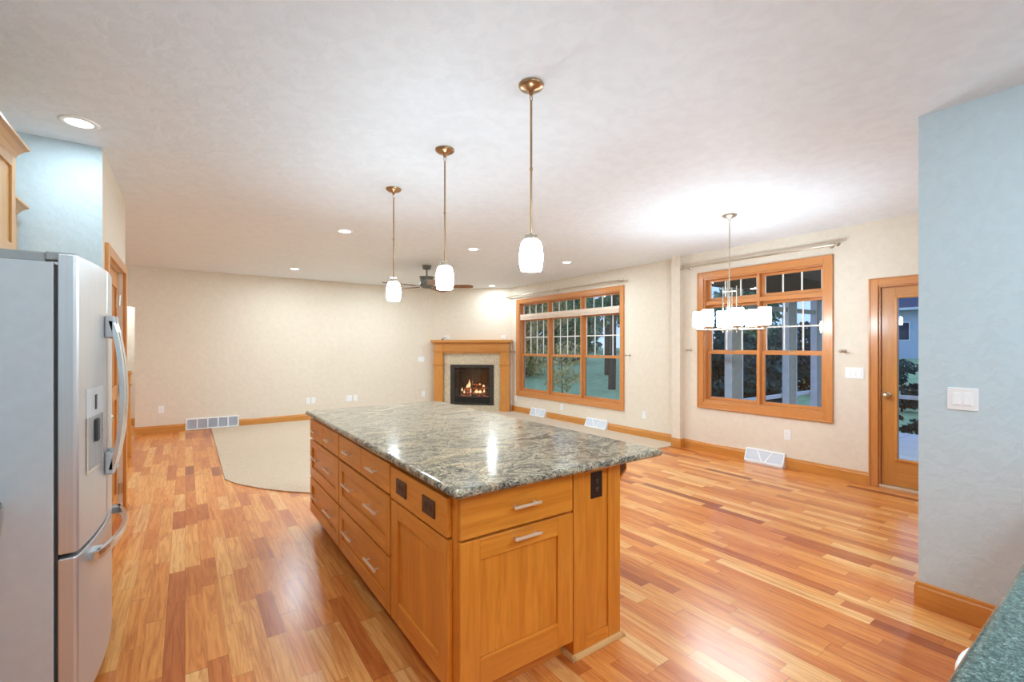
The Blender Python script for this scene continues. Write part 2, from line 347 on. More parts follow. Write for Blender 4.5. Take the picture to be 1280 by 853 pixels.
# baseboards: board + cap profile extruded along a run
def baseboard(name, p0, p1, n, label, h=.128, t=.016):
    p0 = Vector(p0+(0,)); p1 = Vector(p1+(0,)); n = Vector(n+(0,)).normalized()
    prof = [(0, 0), (t, 0), (t, h-.03), (t*.75, h-.022), (t*.6, h-.006), (t*.3, h), (0, h)]
    mb = MB(); mb.prism([p0+n*a+Vector((0, 0, b)) for a, b in prof], p1-p0)
    ax = 'x' if abs((p1-p0).x) > abs((p1-p0).y) else 'y'
    return struct(name, mb, M['trim_'+ax], label, 'baseboard')
baseboard('baseboard_back', (-.667, YB), (-.0, YB), (0, -1), 'wooden baseboard left of the long white register on the back wall')
baseboard('baseboard_back_middle', (.795, YB), (4.66, YB), (0, -1), 'wooden baseboard right of the long white register on the back wall')
baseboard('baseboard_hallway', (-3.2, 10.9), (1, 10.9), (0, -1), 'wooden baseboard at the foot of the hallway wall')
baseboard('baseboard_right_far', (XW1, 8.36), (XW1, 7.64), (-1, 0), 'wooden baseboard between the fireplace and the first white register')
baseboard('baseboard_right_middle', (XW1, 7.16), (XW1, 6.02), (-1, 0), 'wooden baseboard between the two white registers below the triple window')
baseboard('baseboard_right_near', (XW1, 5.5), (XW1, 4.12), (-1, 0), 'wooden baseboard from the second white register to the pilaster')
mb = MB()
baseboard('baseboard_pilaster', (5.745, 4.12), (5.745, 3.98), (-1, 0), 'short wooden baseboard on the pilaster')
baseboard('baseboard_pilaster_return', (5.729, 3.98), (XW2, 3.98), (0, -1), 'short wooden baseboard return beside the pilaster')
baseboard('baseboard_dining_far', (XW2, 3.98), (XW2, 3.07), (-1, 0), 'wooden baseboard left of the white register under the double window')
baseboard('baseboard_dining_near', (XW2, 2.6), (XW2, 1.78), (-1, 0), 'wooden baseboard between the white register and the glass door')
mb = baseboard('baseboard_kitchen_right', (XBL, -2.0), (XBL, .80), (-1, 0), 'wooden baseboard along the pale blue wall on the right')
baseboard('baseboard_kitchen_end', (XBL-.016, .80), (XBL+.12, .80), (0, 1), 'wooden baseboard wrapping the end of the pale blue wall')
baseboard('baseboard_pantry', (XBE, D2['y1']+.075), (XBE, YEND), (1, 0), 'short wooden baseboard right of the wooden pantry door')

# ------------------------------------------------------------------ windows
def window(name, X, w, casing, units, cols, zs, label, depth=.07):
    """zs = transom glass bottom, transom glass top, upper glass top, upper glass bottom, lower glass top, lower glass bottom"""
    y0, y1, z0, z1 = w['y0'], w['y1'], w['z0'], w['z1']
    r = setting(name, label, 'window', (X, (y0+y1)/2, 0)); h = (y1-y0)/2
    c = casing
    mb = MB()                                            # casing: four boards with a raised outer bead
    mb.box(-.02, 0, -h-c, -h, z0-c, z1+c).box(-.02, 0, h, h+c, z0-c, z1+c)
    mb.box(-.0195, 0, -h, h, z1, z1+c, m=1).box(-.0195, 0, -h, h, z0-c, z0, m=1)
    mb.box(-.028, 0, -h-c-.004, -h-c+.012, z0-c-.004, z1+c+.004).box(-.028, 0, h+c-.012, h+c+.004, z0-c-.004, z1+c+.004)
    mb.box(-.028, 0, -h-c+.012, h+c-.012, z1+c-.012, z1+c+.004, m=1).box(-.028, 0, -h-c+.012, h+c-.012, z0-c-.004, z0-c+.012, m=1)
    mb.build('casing', [M['fir_z'], M['fir_y']], r, .003)
    mb = MB(); t = .018; D = .14                          # jamb lining
    mb.box(0, D, -h-.001, -h+t, z0, z1).box(0, D, h-t, h+.001, z0, z1).box(0, D, -h+t, h-t, z1-t, z1, m=1).box(0, D, -h+t, h-t, z0, z0+t+.01, m=1)
    mb.build('jamb', [M['fir_z'], M['fir_y']], r, .002)
    uw = (2*h-2*t)/units; mw = .03; tb, tt, ut, ub, lt, lb = zs; sash = .035
    for k in range(1, units):
        yy = -h+t+k*uw; B(.008, D, yy-mw/2, yy+mw/2, z0+t+.01, z1-t).build('mullion', M['fir_z'], r, .003)
    B(.012, D, -h+t, h-t, ut+.03, tb-.045).build('transom_rail', M['fir_y'], r, .003)
    for k in range(units):
        a = -h+t+k*uw+(mw/2 if k else 0); b = -h+t+(k+1)*uw-(mw/2 if k < units-1 else 0)
        def sashf(nm, gz0, gz1, x, fz0, fz1, rows, lab=None):
            mb = MB(); mb.box(x, x+.035, a, a+sash, fz0, fz1).box(x, x+.035, b-sash, b, fz0, fz1)
            mb.box(x+.001, x+.034, a+sash, b-sash, fz0, gz0, m=1).box(x+.001, x+.034, a+sash, b-sash, gz1, fz1, m=1)
            o = mb.build(nm, [M['fir_z'], M['fir_y']], r, .003)
            B(x+.016, x+.02, a+sash-.004, b-sash+.004, gz0-.004, gz1+.004).build('pane', M['glass'], o)
            if rows:
                mb = MB(); gw = b-a-2*sash; q = .009
                mb.box(x+.008, x+.0155, a+sash, a+sash+.008, gz0, gz1).box(x+.008, x+.0155, b-sash-.008, b-sash, gz0, gz1)
                for i in range(1, cols): mb.box(x+.008, x+.0155, a+sash+gw*i/cols-q, a+sash+gw*i/cols+q, gz0, gz1)
                for j in range(1, rows): mb.box(x+.007, x+.0155, a+sash, b-sash, gz0+(gz1-gz0)*j/rows-q, gz0+(gz1-gz0)*j/rows+q)
                tag(mb.build('muntin', M['muntin'], o), 'white glazing bars')
            return o
        sashf('transom_sash', tb, tt, depth, tb-.045, z1-t, 1)
        u = sashf('upper_sash', ub, ut, depth+.03, ub-.04, ut+.03, 2)
        l = sashf('lower_sash', lb, lt, depth-.008, z0+t+.01, lt+.045, 0)
        mb = MB(); ym = (a+b)/2; mb.box(depth-.018, depth-.008, ym-.03, ym+.03, lt+.03, lt+.044).tube([(depth-.02, ym-.012, lt+.04), (depth-.02, ym+.03, lt+.046)], .005, 8)
        mb.build('sash_lock', M['nickel'], l)
    return r
window('window_1', XW1, W1, .082, 3, 4, (2.10, 2.325, 1.985, 1.285, 1.235, .535), 'triple wood framed window with transoms on the living room wall')
window('window_2', XW2, W2, .085, 2, 3, (2.105, 2.32, 1.975, 1.395, 1.34, .755), 'double wood framed window with transoms beside the hanging chandelier')

# ------------------------------------------------------------------ glass door (door_1) and wooden door (door_2)
r = setting('door_1', 'wooden exterior door with full glass beside the blue wall', 'door', (XW2, 0, 0))
mb = MB(); y0, y1, z1 = DO['y0'], DO['y1'], DO['z1']; c = .078
mb.box(-.02, 0, y1, y1+c, 0, z1+c).box(-.02, 0, y0-c, y0, 0, z1+c).box(-.0195, 0, y0, y1, z1, z1+c, m=1)
mb.box(-.027, 0, y1+c-.014, y1+c+.002, 0, z1+c+.002).box(-.027, 0, y0-c, y1+c-.014, z1+c-.012, z1+c+.002, m=1)
mb.build('casing', [M['fir_z'], M['fir_y']], r, .003)
mb = B(0, .14, y1-.015, y1, 0, z1); mb.box(0, .14, y0, y0+.015, 0, z1).box(0, .14, y0+.015, y1-.015, z1-.015, z1)
mb.build('jamb', M['fir_z'], r)
gy0, gy1, gz0, gz1 = .94, 1.55, .315, 1.93
mb = MB(); X = .022; a, b = y0+.018, y1-.018
mb.box(X, X+.045, a, gy0-.02, .035, z1-.018).box(X, X+.045, gy1+.02, b, .035, z1-.018).box(X+.001, X+.044, gy0-.02, gy1+.02, .035, gz0-.02, m=1).box(X+.001, X+.044, gy0-.02, gy1+.02, gz1+.02, z1-.018, m=1)
slab = mb.build('door_slab', [M['doorwood'], wood('fir_door_rail', (198, 134, 66), 'y', .35, .14, .3)], r, .002)
mb = MB(); X = .012
mb.box(X, X+.055, gy0-.026, gy0, gz0-.026, gz1+.026).box(X, X+.055, gy1, gy1+.026, gz0-.026, gz1+.026).box(X, X+.055, gy0, gy1, gz0-.026, gz0).box(X, X+.055, gy0, gy1, gz1, gz1+.026)
mb.build('glazing_bead', M['trim_z'], slab, .005)
B(.04, .045, gy0, gy1, gz0, gz1).build('pane', M['glass'], slab)
mb = MB(); mb.lathe([(.0, -.07), (.018, -.07), (.027, -.058), (.029, -.045), (.02, -.032), (.011, -.026), (.011, -.008), (.032, -.006), (.034, 0)], (.022, 1.633, .947), 20, axis='x')
tag(mb.build('knob', M['brass'], slab), 'round satin metal knob')
B(.0205, .0235, 1.662, 1.683, .91, .985).build('latch_plate', M['brass'], slab)
B(-.005, .15, y0, y1, 0, .03).build('threshold', M['threshold'], r, .004)

r = setting('door_2', 'wooden panel door with silver hinges beside the refrigerator', 'door', (XBE, 0, 0))
y0, y1, z1 = D2['y0'], D2['y1'], D2['z1']; c = .073
mb = MB(); mb.box(0, .024, y0-c, y0, 0, z1+c).box(0, .024, y1, y1+c, 0, z1+c).box(0, .0235, y0, y1, z1, z1+c, m=1)
mb.build('casing', [M['trim_z'], M['trim_y']], r, .003)
mb = MB(); X = -.03; st = .11
mb.box(X-.035, X, y0+.002, y0+st, .01, z1-.003).box(X-.035, X, y1-st, y1-.002, .01, z1-.003).box(X-.034, X-.001, y0+st, y1-st, z1-.13, z1-.003, m=1).box(X-.034, X-.001, y0+st, y1-st, .01, .2, m=1).box(X-.034, X-.001, y0+st, y1-st, 1.0, 1.12, m=1)
mb.box(X-.028, X-.014, y0+st, y1-st, .2, 1.0).box(X-.028, X-.014, y0+st, y1-st, 1.12, z1-.13)
slab = mb.build('door_slab', [M['doorwood'], M['trim_y']], r, .002)
for z in (.22, 1.08, 1.84):
    mb = MB(); mb.tube([(-.022, y1+.0, z-.045), (-.022, y1+.0, z+.045)], .008, 10).box(-.03, -.0285, y1-.035, y1, z-.045, z+.045).box(-.026, -.002, y1-.0015, y1+.0005, z-.045, z+.045)
    tag(mb.build('hinge', M['nickel'], r), 'silver hinge')
mb = MB().lathe([(.0, .065), (.02, .062), (.028, .05), (.024, .036), (.011, .03), (.011, .006), (.03, .004), (.032, 0)], (-.03, y0+.06, .95), 18, axis='x'); mb.build('knob', M['brass'], slab)
# newel post and stair railing in the hallway
t = thing('newel_post', 'square wooden newel post at the hallway left of the living area', 'newel post', (-.62, 7.79, 0))
mb = B(-.05, .05, -.05, .05, 0, .4); mb.box(-.037, .037, -.037, .037, .4, .98).box(-.05, .05, -.05, .05, .93, .96).box(-.042, .042, -.042, .042, .98, 1.08)
mb.build('post', M['trim_z'], t, .004)
mb = B(-.058, .058, -.058, .058, 1.08, 1.1); mb.prism([(-.045, -.045, 1.1), (.045, -.045, 1.1), (.045, .045, 1.1), (-.045, .045, 1.1)], (0, 0, .02)); mb.build('cap', M['trim_y'], t, .006)
t = thing('stair_railing', 'wooden handrail with balusters running back from the newel post', 'railing', (-.62, 7.79, 0))
B(-1.6, -.055, -.03, .03, .93, .98).build('handrail', M['trim_x'], t, .01)
for k in range(10): B(-.2-k*.14, -.17-k*.14, -.015, .015, 0, .93).build('baluster', M['trim_z'], t)

# ------------------------------------------------------------------ kitchen island
BASE_Z = .105
def pull(parent, at, axis, L=.135, out=(0, -1)):
    """bar pull: at = centre on the face; axis 'x' or 'y'; out = outward direction in plan"""
    x, y, z = at; o = Vector((out[0], out[1], 0)); d = Vector((1, 0, 0)) if axis == 'x' else Vector((0, 1, 0)); c = Vector(at)
    mb = MB(); e = c+o*.028
    pts = [e-d*L/2, e-d*L/4, e, e+d*L/4, e+d*L/2]
    nrm = o; w = .0055
    for s0 in (-1, 1):
        q = c+d*s0*L*.36; mb.tube([q, q+o*.028], .0045, 8)
    a = e-d*L/2; b = e+d*L/2
    lo = Vector((min(a.x, b.x), min(a.y, b.y), z-w)); hi = Vector((max(a.x, b.x), max(a.y, b.y), z+w))
    mb.box(lo.x-(w if axis == 'y' else 0), hi.x+(w if axis == 'y' else 0), lo.y-(w if axis == 'x' else 0), hi.y+(w if axis == 'x' else 0), lo.z, hi.z)
    return tag(mb.build('handle', M['pull'], parent, .002), 'satin nickel bar pull')
FX = .83; T = .022                                       # left fronts: face plane and thickness
def slab_left(parent, y0, y1, z0, z1, handles=1, name='drawer'):
    o = B(FX, FX+T, y0, y1, z0, z1).build(name, M['cab_y'], parent, .003)
    for k in range(handles):
        pull(o, (FX, y0+(y1-y0)*(k+.5)/handles, (z0+z1)/2), 'y', .125, (-1, 0))
    return o
def shaker(parent, name, plane, a0, a1, z0, z1, axis, st=.06, T=T):
    """frame-and-panel front; axis 'y': face looks -x at x=plane; axis 'x': face looks -y at y=plane"""
    mb = MB()
    def bx(p0, p1, u0, u1, w0, w1, m):
        if axis == 'y': mb.box(p0, p1, u0, u1, w0, w1, m=m)
        else: mb.box(u0, u1, p0, p1, w0, w1, m=m)
    bx(plane, plane+T, a0, a0+st, z0, z1, 0); bx(plane, plane+T, a1-st, a1, z0, z1, 0)
    bx(plane+.0004, plane+T, a0+st, a1-st, z0, z0+st*1.25, 1); bx(plane+.0004, plane+T, a0+st, a1-st, z1-st*.95, z1, 1)
    bx(plane+.011, plane+T-.002, a0+st, a1-st, z0+st*1.25, z1-st*.95, 2 if name == 'drawer' else 0)
    hm = M['cab_y'] if axis == 'y' else M['cab_x']
    return mb.build(name, [M['cab_z'], hm, hm], parent, .0025)
def corbel(t, y, b=1.779):
    mb = MB(); mb.prism([(b, y, .884), (b+.125, y, .884), (b+.125, y, .80), (b+.02, y, .70), (b, y, .70)], (0, .05, 0))
    mb.prism([(b+.012, y-.004, .872), (b+.113, y-.004, .872), (b+.113, y-.004, .808), (b+.018, y-.004, .722), (b+.012, y-.004, .722)], (0, .058, 0), m=1)
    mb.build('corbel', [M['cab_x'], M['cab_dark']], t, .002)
def drawer_unit(y0, y1, label):
    t = thing('island_drawer_cabinet', label, 'cabinet', (0, 0, 0), 0)
    mb = B(FX+T+.001, 1.779, y0, y1, BASE_Z, .882); mb.box(1.70, 1.779, y0, y1, 0, BASE_Z); mb.build('cabinet_body', M['cab_z'], t, .002)
    corbel(t, y0+.45)
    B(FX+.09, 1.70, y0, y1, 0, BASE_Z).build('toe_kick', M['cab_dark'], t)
    mid = (y0+y1)/2; g = .006
    slab_left(t, y0+g, mid-.002, .71, .862); slab_left(t, mid+.002, y1-g, .71, .862)
    for z0, z1 in ((.40, .695), (BASE_Z+.005, .388)):
        o = shaker(t, 'drawer', FX, y0+g, y1-g, z0, z1, 'y', .062)
        for f in (.25, .73): pull(o, (FX+.001 if False else FX+.0, y0+(y1-y0)*f, (z0+z1)/2+.03), 'y', .19, (-1, 0))
    return t
drawer_unit(3.165, 4.02, 'far drawer unit of the wooden kitchen island, beside the carpet')
drawer_unit(2.225, 3.158, 'middle drawer unit of the wooden kitchen island')
t = thing('island_corner_cabinet', 'near corner unit of the island with brown outlets and a pull-out door', 'cabinet')
FY = 1.55
mb = B(FX+T+.001, 1.4445, FY+T+.001, 2.218, BASE_Z, .882); mb.build('cabinet_body', M['cab_z'], t, .002)
B(FX+.09, 1.4445, FY+.09, 2.218, 0, BASE_Z).build('toe_kick', M['cab_x'], t)
slab_left(t, 1.612, 2.212, .70, .856, 0, 'outlet_panel')
shaker(t, 'side_panel', FX, 1.604, 2.208, .11, .69, 'y', .082)
o = B(.856, 1.434, FY, FY+T, .703, .866).build('drawer', M['cab_x'], t, .003); pull(o, (1.16, FY, .79), 'x', .14)
o = shaker(t, 'door', FY, .856, 1.436, .108, .692, 'x', .088); pull(o, (1.163, FY, .66), 'x', .14)
t = thing('island_end_panel', 'wooden end panel of the island reaching the floor, with a black outlet', 'panel')
PY = 1.575
mb = MB(); a, b = 1.463, 1.779
mb.box(a, a+.078, PY, PY+.02, 0, .884).box(b-.085, b, PY, PY+.02, 0, .884).box(a+.078, b-.085, PY+.0003, PY+.02, .852, .884, m=1).box(a+.078, b-.085, PY+.0003, PY+.02, 0, .075, m=1).box(a+.078, b-.085, PY+.008, PY+.018, .075, .852)
mb.box(a, a+.02, PY+.02, 2.22, 0, .884).box(b-.02, b, PY+.02, 2.22, 0, .884)
mb.build('frame', [M['cab_z'], M['cab_x']], t, .0025)
mb = MB(); prof = [(0, 0), (.018, 0), (.018, .006), (.012, .016), (0, .022)]
mb.prism([(a-.014, PY-p, q) for p, q in prof], (b-a+.028, 0, 0)).prism([(b+p, PY-.018, q) for p, q in prof], (0, .66, 0)).prism([(a-p, PY-.018, q) for p, q in prof], (0, .11, 0))
tag(mb.build('base_moulding', wood('pale_shoe_moulding', (214, 170, 112), 'x', .4, .1, .1), t, .001), 'paler shoe moulding')
corbel(t, 1.64)
# stone worktop
def worktop(name, mat, x0, x1, y0, y1, z1, th, label, rad=.018):
    t = []; n = 4; prof = [(0, -th), (0, -rad)]+[(rad*(1-math.cos(k*PI/2/n)), -rad+rad*math.sin(k*PI/2/n)) for k in range(1, n+1)]
    mb = MB(); rings = []
    rc = .02; prof = [(rad*.5, -th), (0.0, -th+rad*.5)]+prof[1:]
    for ins, z in prof:
        ring = []
        for cx, cy, a0 in ((x1-rc, y1-rc, 0), (x0+rc, y1-rc, PI/2), (x0+rc, y0+rc, PI), (x1-rc, y0+rc, 1.5*PI)):
            for k in range(5):
                an = a0+k*PI/8; rr = rc-ins; ring.append((cx+rr*math.cos(an), cy+rr*math.sin(an), z1+z))
        rings.append(ring)
    N = len(rings[0]); vs = [p for q in rings for p in q]
    fs = [(i*N+k, i*N+(k+1) % N, (i+1)*N+(k+1) % N, (i+1)*N+k) for i in range(len(rings)-1) for k in range(N)]
    mb._add(vs, fs+[tuple(range(N-1, -1, -1)), tuple(range((len(rings)-1)*N, len(rings)*N))])
    o = mb.build(name, mat); tag(o, label, 'worktop'); return o
worktop('island_worktop', M['granite'], .804, 2.014, 1.491, 4.085, .917, .033, 'grey, black and cream swirled granite slab on top of the wooden island')

# outlets and switches: local frame faces -y, plate centred on origin
def plate(name, label, w, h, mat, kind, loc, rz, group=None, cat='outlet', dark=None, gangs=1):
    t = thing(name, label, cat, loc, rz, group)
    B(-w/2, w/2, -.006, 0, -h/2, h/2).build('cover_plate', mat, t, .002)
    dk = dark or M['greyplastic']
    for g in range(gangs):
        gx = (g-(gangs-1)/2)*.046
        if kind == 'duplex':
            for s0 in (-1, 1):
                cx, cz = (gx, s0*.02) if h >= w or gangs > 1 else (s0*.02, 0)
                mb = MB(); mb.lathe([(.0165, -.0075), (.0165, -.005)], (cx, 0, cz), 16, axis='y')
                mb.box(cx-.007, cx-.005, -.0085, -.005, cz-.001, cz+.008, m=1).box(cx+.005, cx+.007, -.0085, -.005, cz-.001, cz+.008, m=1).box(cx-.002, cx+.002, -.0085, -.005, cz-.01, cz-.006, m=1)
                mb.build('socket', [mat, dk], t)
        elif kind == 'rocker':
            mb = B(gx-.0165, gx+.0165, -.008, -.005, -.033, .033); mb.prism([(gx-.014, -.008, -.03), (gx-.014, -.013, -.03), (gx-.014, -.008, .03)], (.028, 0, 0)); mb.build('rocker', mat, t, .001)
        elif kind == 'toggle':
            mb = B(gx-.005, gx+.005, -.0075, -.005, -.012, .012); mb.box(gx-.003, gx+.003, -.018, -.006, 0, .008); mb.build('toggle', mat, t)
    return t
RX = -PI/2      # face looking -x
plate('electrical_outlet', 'brown outlet on the island side panel, farther from the corner', .118, .072, M['brownplate'], 'duplex', (FX, 2.07, .78), RX, dark=M['black'])
plate('electrical_outlet', 'brown outlet on the island side panel, nearest the corner', .118, .072, M['brownplate'], 'duplex', (FX, 1.773, .78), RX, dark=M['black'])
plate('electrical_outlet', 'black upright outlet on the end panel of the island', .074, .125, M['blackplate'], 'duplex', (1.617, PY+.0078, .782), 0, dark=M['greyplastic'])
plate('electrical_outlet', 'white outlet low on the dining wall below the double window', .075, .12, M['white'], 'duplex', (XW2, 2.581, .394), RX)
plate('light_switch', 'white three-gang switch plate between the double window and glass door', .17, .118, M['white'], 'rocker', (XW2, 1.911, 1.16), RX, cat='switch', gangs=3)
plate('light_switch', 'white double switch plate on the pale blue wall at right', .12, .118, M['white'], 'rocker', (XBL, .618, 1.168), RX, cat='switch', gangs=2)
plate('electrical_outlet', 'white outlet low on the wall between triple window and pilaster', .075, .12, M['white'], 'duplex', (XW1, 4.75, .36), RX)
plate('electrical_outlet', 'white outlet on the wall below the triple window', .075, .12, M['white'], 'duplex', (XW1, 6.71, .27), RX)
plate('electrical_outlet', 'white outlet on the wall just right of the fireplace', .075, .12, M['white'], 'duplex', (XW1, 8.22, .29), RX)
plate('electrical_outlet', 'white outlet on the back wall left of the long register', .075, .12, M['white'], 'duplex', (-.326, YB, .39), 0)
for x, w, k, lab in ((1.952, .075, 'duplex', 'white outlet on the back wall, left one of the left pair'), (2.048, .075, 'duplex', 'white jack plate on the back wall, right one of the left pair'),
                  (2.73, .12, 'duplex', 'wide white outlet plate on the back wall, left one of the right pair'), (2.86, .075, 'duplex', 'white plate on the back wall, right one of the right pair')):
    plate('wall_plate', lab, w, .12, M['white'], k, (x, YB, .38), 0, gangs=2 if w > .1 else 1)
plate('light_switch', 'white two-gang switch on the back wall left of the fireplace', .15, .118, M['white'], 'rocker', (4.32, YB, 1.148), 0, cat='switch', gangs=3)
plate('electrical_outlet', 'white outlet low on the back wall left of the fireplace', .08, .12, M['white'], 'duplex', (4.37, YB, .376), 0)

# ------------------------------------------------------------------ floor-level registers
def wedge_register(y0, y1, X, label):
    t = thing('baseboard_register', label, 'vent', (X, (y0+y1)/2, 0), RX)
    h = (y1-y0)/2; D = .075; Z = .165
    mb = MB()
    mb.prism([(-h, 0, 0), (-h, -D, 0), (-h, -D, .02), (-h, -.015, Z), (-h, 0, Z)], (.008, 0, 0)).prism([(h-.008, 0, 0), (h-.008, -D, 0), (h-.008, -D, .02), (h-.008, -.015, Z), (h-.008, 0, Z)], (.008, 0, 0))
    mb.box(-h, h, -D, -D+.004, 0, .025).box(-h, h, -.02, 0, Z-.012, Z)
    mb.build('housing', M['white'], t, .001)
    n = Vector((0, Z-.02, D-.015)).normalized()           # slanted face in local (y,z)
    def on(u, f, o=0): return Vector((u, -D+(D-.015)*f-.004*o*1.0, .02+(Z-.02)*f+.002*o))
    def strip(u0, f0, u1, f1, w):
        a, b = on(u0, f0, 1), on(u1, f1, 1); dd = (b-a).normalized(); nn = Vector((0, -.92, .38)); sd = dd.cross(nn).normalized()*w/2
        g.prism([a-sd, b-sd, b+sd, a+sd], (0, .004, -.0015))
    g = MB(); strip(-h, .05, h, .05, .014); strip(-h, .96, h, .96, .012)
    strip(-h+.006, 0, -h+.006, 1, .012); strip(h-.006, 0, h-.006, 1, .012)
    strip(-h*.42, 1, -h*.05, 0, .014); strip(h*.42, 1, h*.05, 0, .014)
    g.build('grille_frame', M['white'], t)
    g = MB(); g.prism([on(-h+.01, 0), on(h-.01, 0), on(h-.01, 1), on(-h+.01, 1)], (0, .01, -.003)); tag(g.build('louvers', M['whitegrille'], t), 'grey slatted louvers')
wedge_register(2.60, 3.065, XW2, 'white slanted floor register on the dining wall under the double window')
wedge_register(7.165, 7.635, XW1, 'white slanted floor register under the triple window, nearer the fireplace')
wedge_register(5.505, 6.01, XW1, 'white slanted floor register under the triple window, nearer the pilaster')
t = thing('return_register', 'long white flat register in the back wall baseboard', 'vent', (.395, YB, 0))
mb = B(-.39, .39, -.018, 0, .012, .03); mb.box(-.39, .39, -.018, 0, .185, .205)
for k in range(6): x = -.39+k*(.78-.02)/5; mb.box(x, x+.02, -.018, 0, .03, .185)
mb.build('frame', M['white'], t, .001)
mb = MB()
for k in range(16): z = .034+k*.0094; mb.prism([(-.38, -.002, z+.004), (-.38, -.012, z), (-.38, -.012, z+.002), (-.38, -.002, z+.006)], (.76, 0, 0))
mb.box(-.38, .38, -.003, 0, .03, .185); tag(mb.build('louvers', M['whitegrille'], t), 'grey slatted louvers')

# ------------------------------------------------------------------ fireplace (local: x along the wall, -y into the room)
t = thing('fireplace', 'corner gas fireplace with wooden mantel, granite surround and black glass doors', 'fireplace', DM, DR)
PX0, PX1 = .655, .86
for s0 in (-1, 1):
    mb = MB(); a, b = sorted((s0*PX0, s0*PX1)); mb.box(a, b, -.16, 0, .19, 1.505); mb.box(a-.012, b+.012, -.175, 0, 0, .19)
    mb.box(a-.02, b+.02, -.19, 0, 1.03, 1.06).box(a-.02, b+.02, -.19, 0, 1.325, 1.355)
    mb.build('pilaster', M['trim_z'], t, .004)
mb = B(-.655, .655, -.15, 0, 1.285, 1.505); mb.box(-.655, .655, -.185, 0, 1.325, 1.353); mb.build('frieze', M['trim_x'], t, .003)
mb = B(-.915, .915, -.235, 0, 1.53, 1.585); mb.box(-.885, .885, -.205, 0, 1.505, 1.53); mb.build('mantel_shelf', M['trim_x'], t, .006)
mb = MB(); mb.box(-.655, -.5, -.07, 0, 0, 1.285).box(.5, .655, -.07, 0, 0, 1.285).box(-.5, .5, -.07, 0, 1.03, 1.285).box(-.5, .5, -.07, 0, 0, .13)
mb.build('stone_surround', M['surround'], t, .002)
mb = MB(); mb.box(-.5, -.4, -.085, -.05, .13, 1.03).box(.4, .5, -.085, -.05, .13, 1.03).box(-.4, .4, -.085, -.05, .965, 1.03).box(-.4, .4, -.085, -.05, .13, .17)
mb.box(-.4, .4, -.08, -.055, .295, .325).box(-.012, .012, -.09, -.06, .325, .965).box(-.4, .4, -.082, -.068, .885, .897)
mb.box(-.33, -.32, -.082, -.068, .325, .965).box(.32, .33, -.082, -.068, .325, .965).box(-.33, -.32, -.082, -.068, .17, .295).box(.32, .33, -.082, -.068, .17, .295)
mb.build('door_frame', M['black'], t, .003)
mb = MB()
for k in range(5): mb.box(-.4, .4, -.075, -.06, .178+k*.024, .186+k*.024)
mb.build('lower_louvers', M['black'], t)
B(-.4, .4, -.064, -.06, .325, .965).build('door_glass', glass('smoked_glass', (.85, .85, .85)), t)
mb = B(-.5, .5, .34, .36, .12, 1.04); mb.box(-.52, -.42, -.049, .36, .12, 1.04).box(.42, .52, -.049, .36, .12, 1.04).box(-.5, .5, -.049, .36, 1.0, 1.04).box(-.42, .42, -.049, .36, .1, .29)
mb.build('firebox', M['firebrick'], t)
def log(p0, p1, r):
    P = [Vector(p0).lerp(Vector(p1), k/6)+Vector((0, random.uniform(-.01, .01), random.uniform(-.01, .01))) for k in range(7)]
    return MB().tube(P, [r*random.uniform(.85, 1.1) for _ in P], 10).build('log', M['log'], t)
log((-.28, .05, .36), (.24, .03, .35), .045); log((-.22, .16, .36), (.28, .2, .38), .05); log((-.2, .0, .47), (.08, .2, .46), .038); log((.02, .04, .45), (.28, .16, .5), .036); log((-.1, .12, .56), (.2, .08, .54), .03)
mb = MB()
for k in range(60): x, y = random.uniform(-.3, .3), random.uniform(-.02, .25); r_ = random.uniform(.008, .02); mb.box(x-r_, x+r_, y-r_, y+r_, .29, .29+r_*1.6, m=random.randint(0, 1))
tag(mb.build('embers', [M['ash'], M['ember']], t), kind='stuff')
def flame(x, y, z, h, w):
    mb = MB(); mb.lathe([(.0, 0), (w*.6, h*.08), (w, h*.25), (w*.75, h*.5), (w*.35, h*.78), (0.001, h)], (x, y, z), 8)
    mb.M = None; o = mb.build('flame', M['flame'], t)
for x, y, z, h, w in ((-.1, .08, .5, .2, .03), (-.14, .06, .48, .12, .03), (-.26, .04, .42, .1, .02), (-.05, .02, .38, .13, .02), (.09, -.01, .39, .09, .05), (.17, .0, .39, .08, .04), (.14, .1, .53, .08, .035), (.25, .05, .4, .09, .02), (-.2, .0, .38, .08, .02), (.22, .12, .52, .06, .03)):
    flame(x, y, z, h, w)
fl = bpy.data.lights.new('fire_glow', 'POINT'); fl.energy = 3; fl.color = (1, .45, .15); fl.shadow_soft_size = .08
fo = bpy.data.objects.new('fire_glow', fl); COL.objects.link(fo); fo.parent = t; fo.location = (0, .1, .6)
# outlets above the mantel
pl = plate('wall_plate', 'white outlet plate above the right end of the mantel', .115, .072, M['white'], 'duplex', (DM[0]+.70*.7071, DM[1]-.70*.7071, 1.655), DR)
pl = plate('wall_plate', 'white outlet plate above the left end of the mantel', .12, .08, M['white'], 'duplex', (DM[0]-.60*.7071, DM[1]+.60*.7071, 1.655), DR)
lx = -.67; p = (DM[0]+lx*.7071-.09*.7071, DM[1]-lx*.7071-.09*.7071, 1.585)
t = thing('cable_end', 'small dark cable end lying on the left end of the mantel', 'cable', p, DR)
MB().tube([(-.01, 0, .004), (.0, 0, .03), (.03, .02, .04), (.05, .06, .055)], .005, 8).build('cable', M['darkgap'], t); B(-.028, .008, -.012, .012, 0, .028).build('plug', M['black'], t, .003)

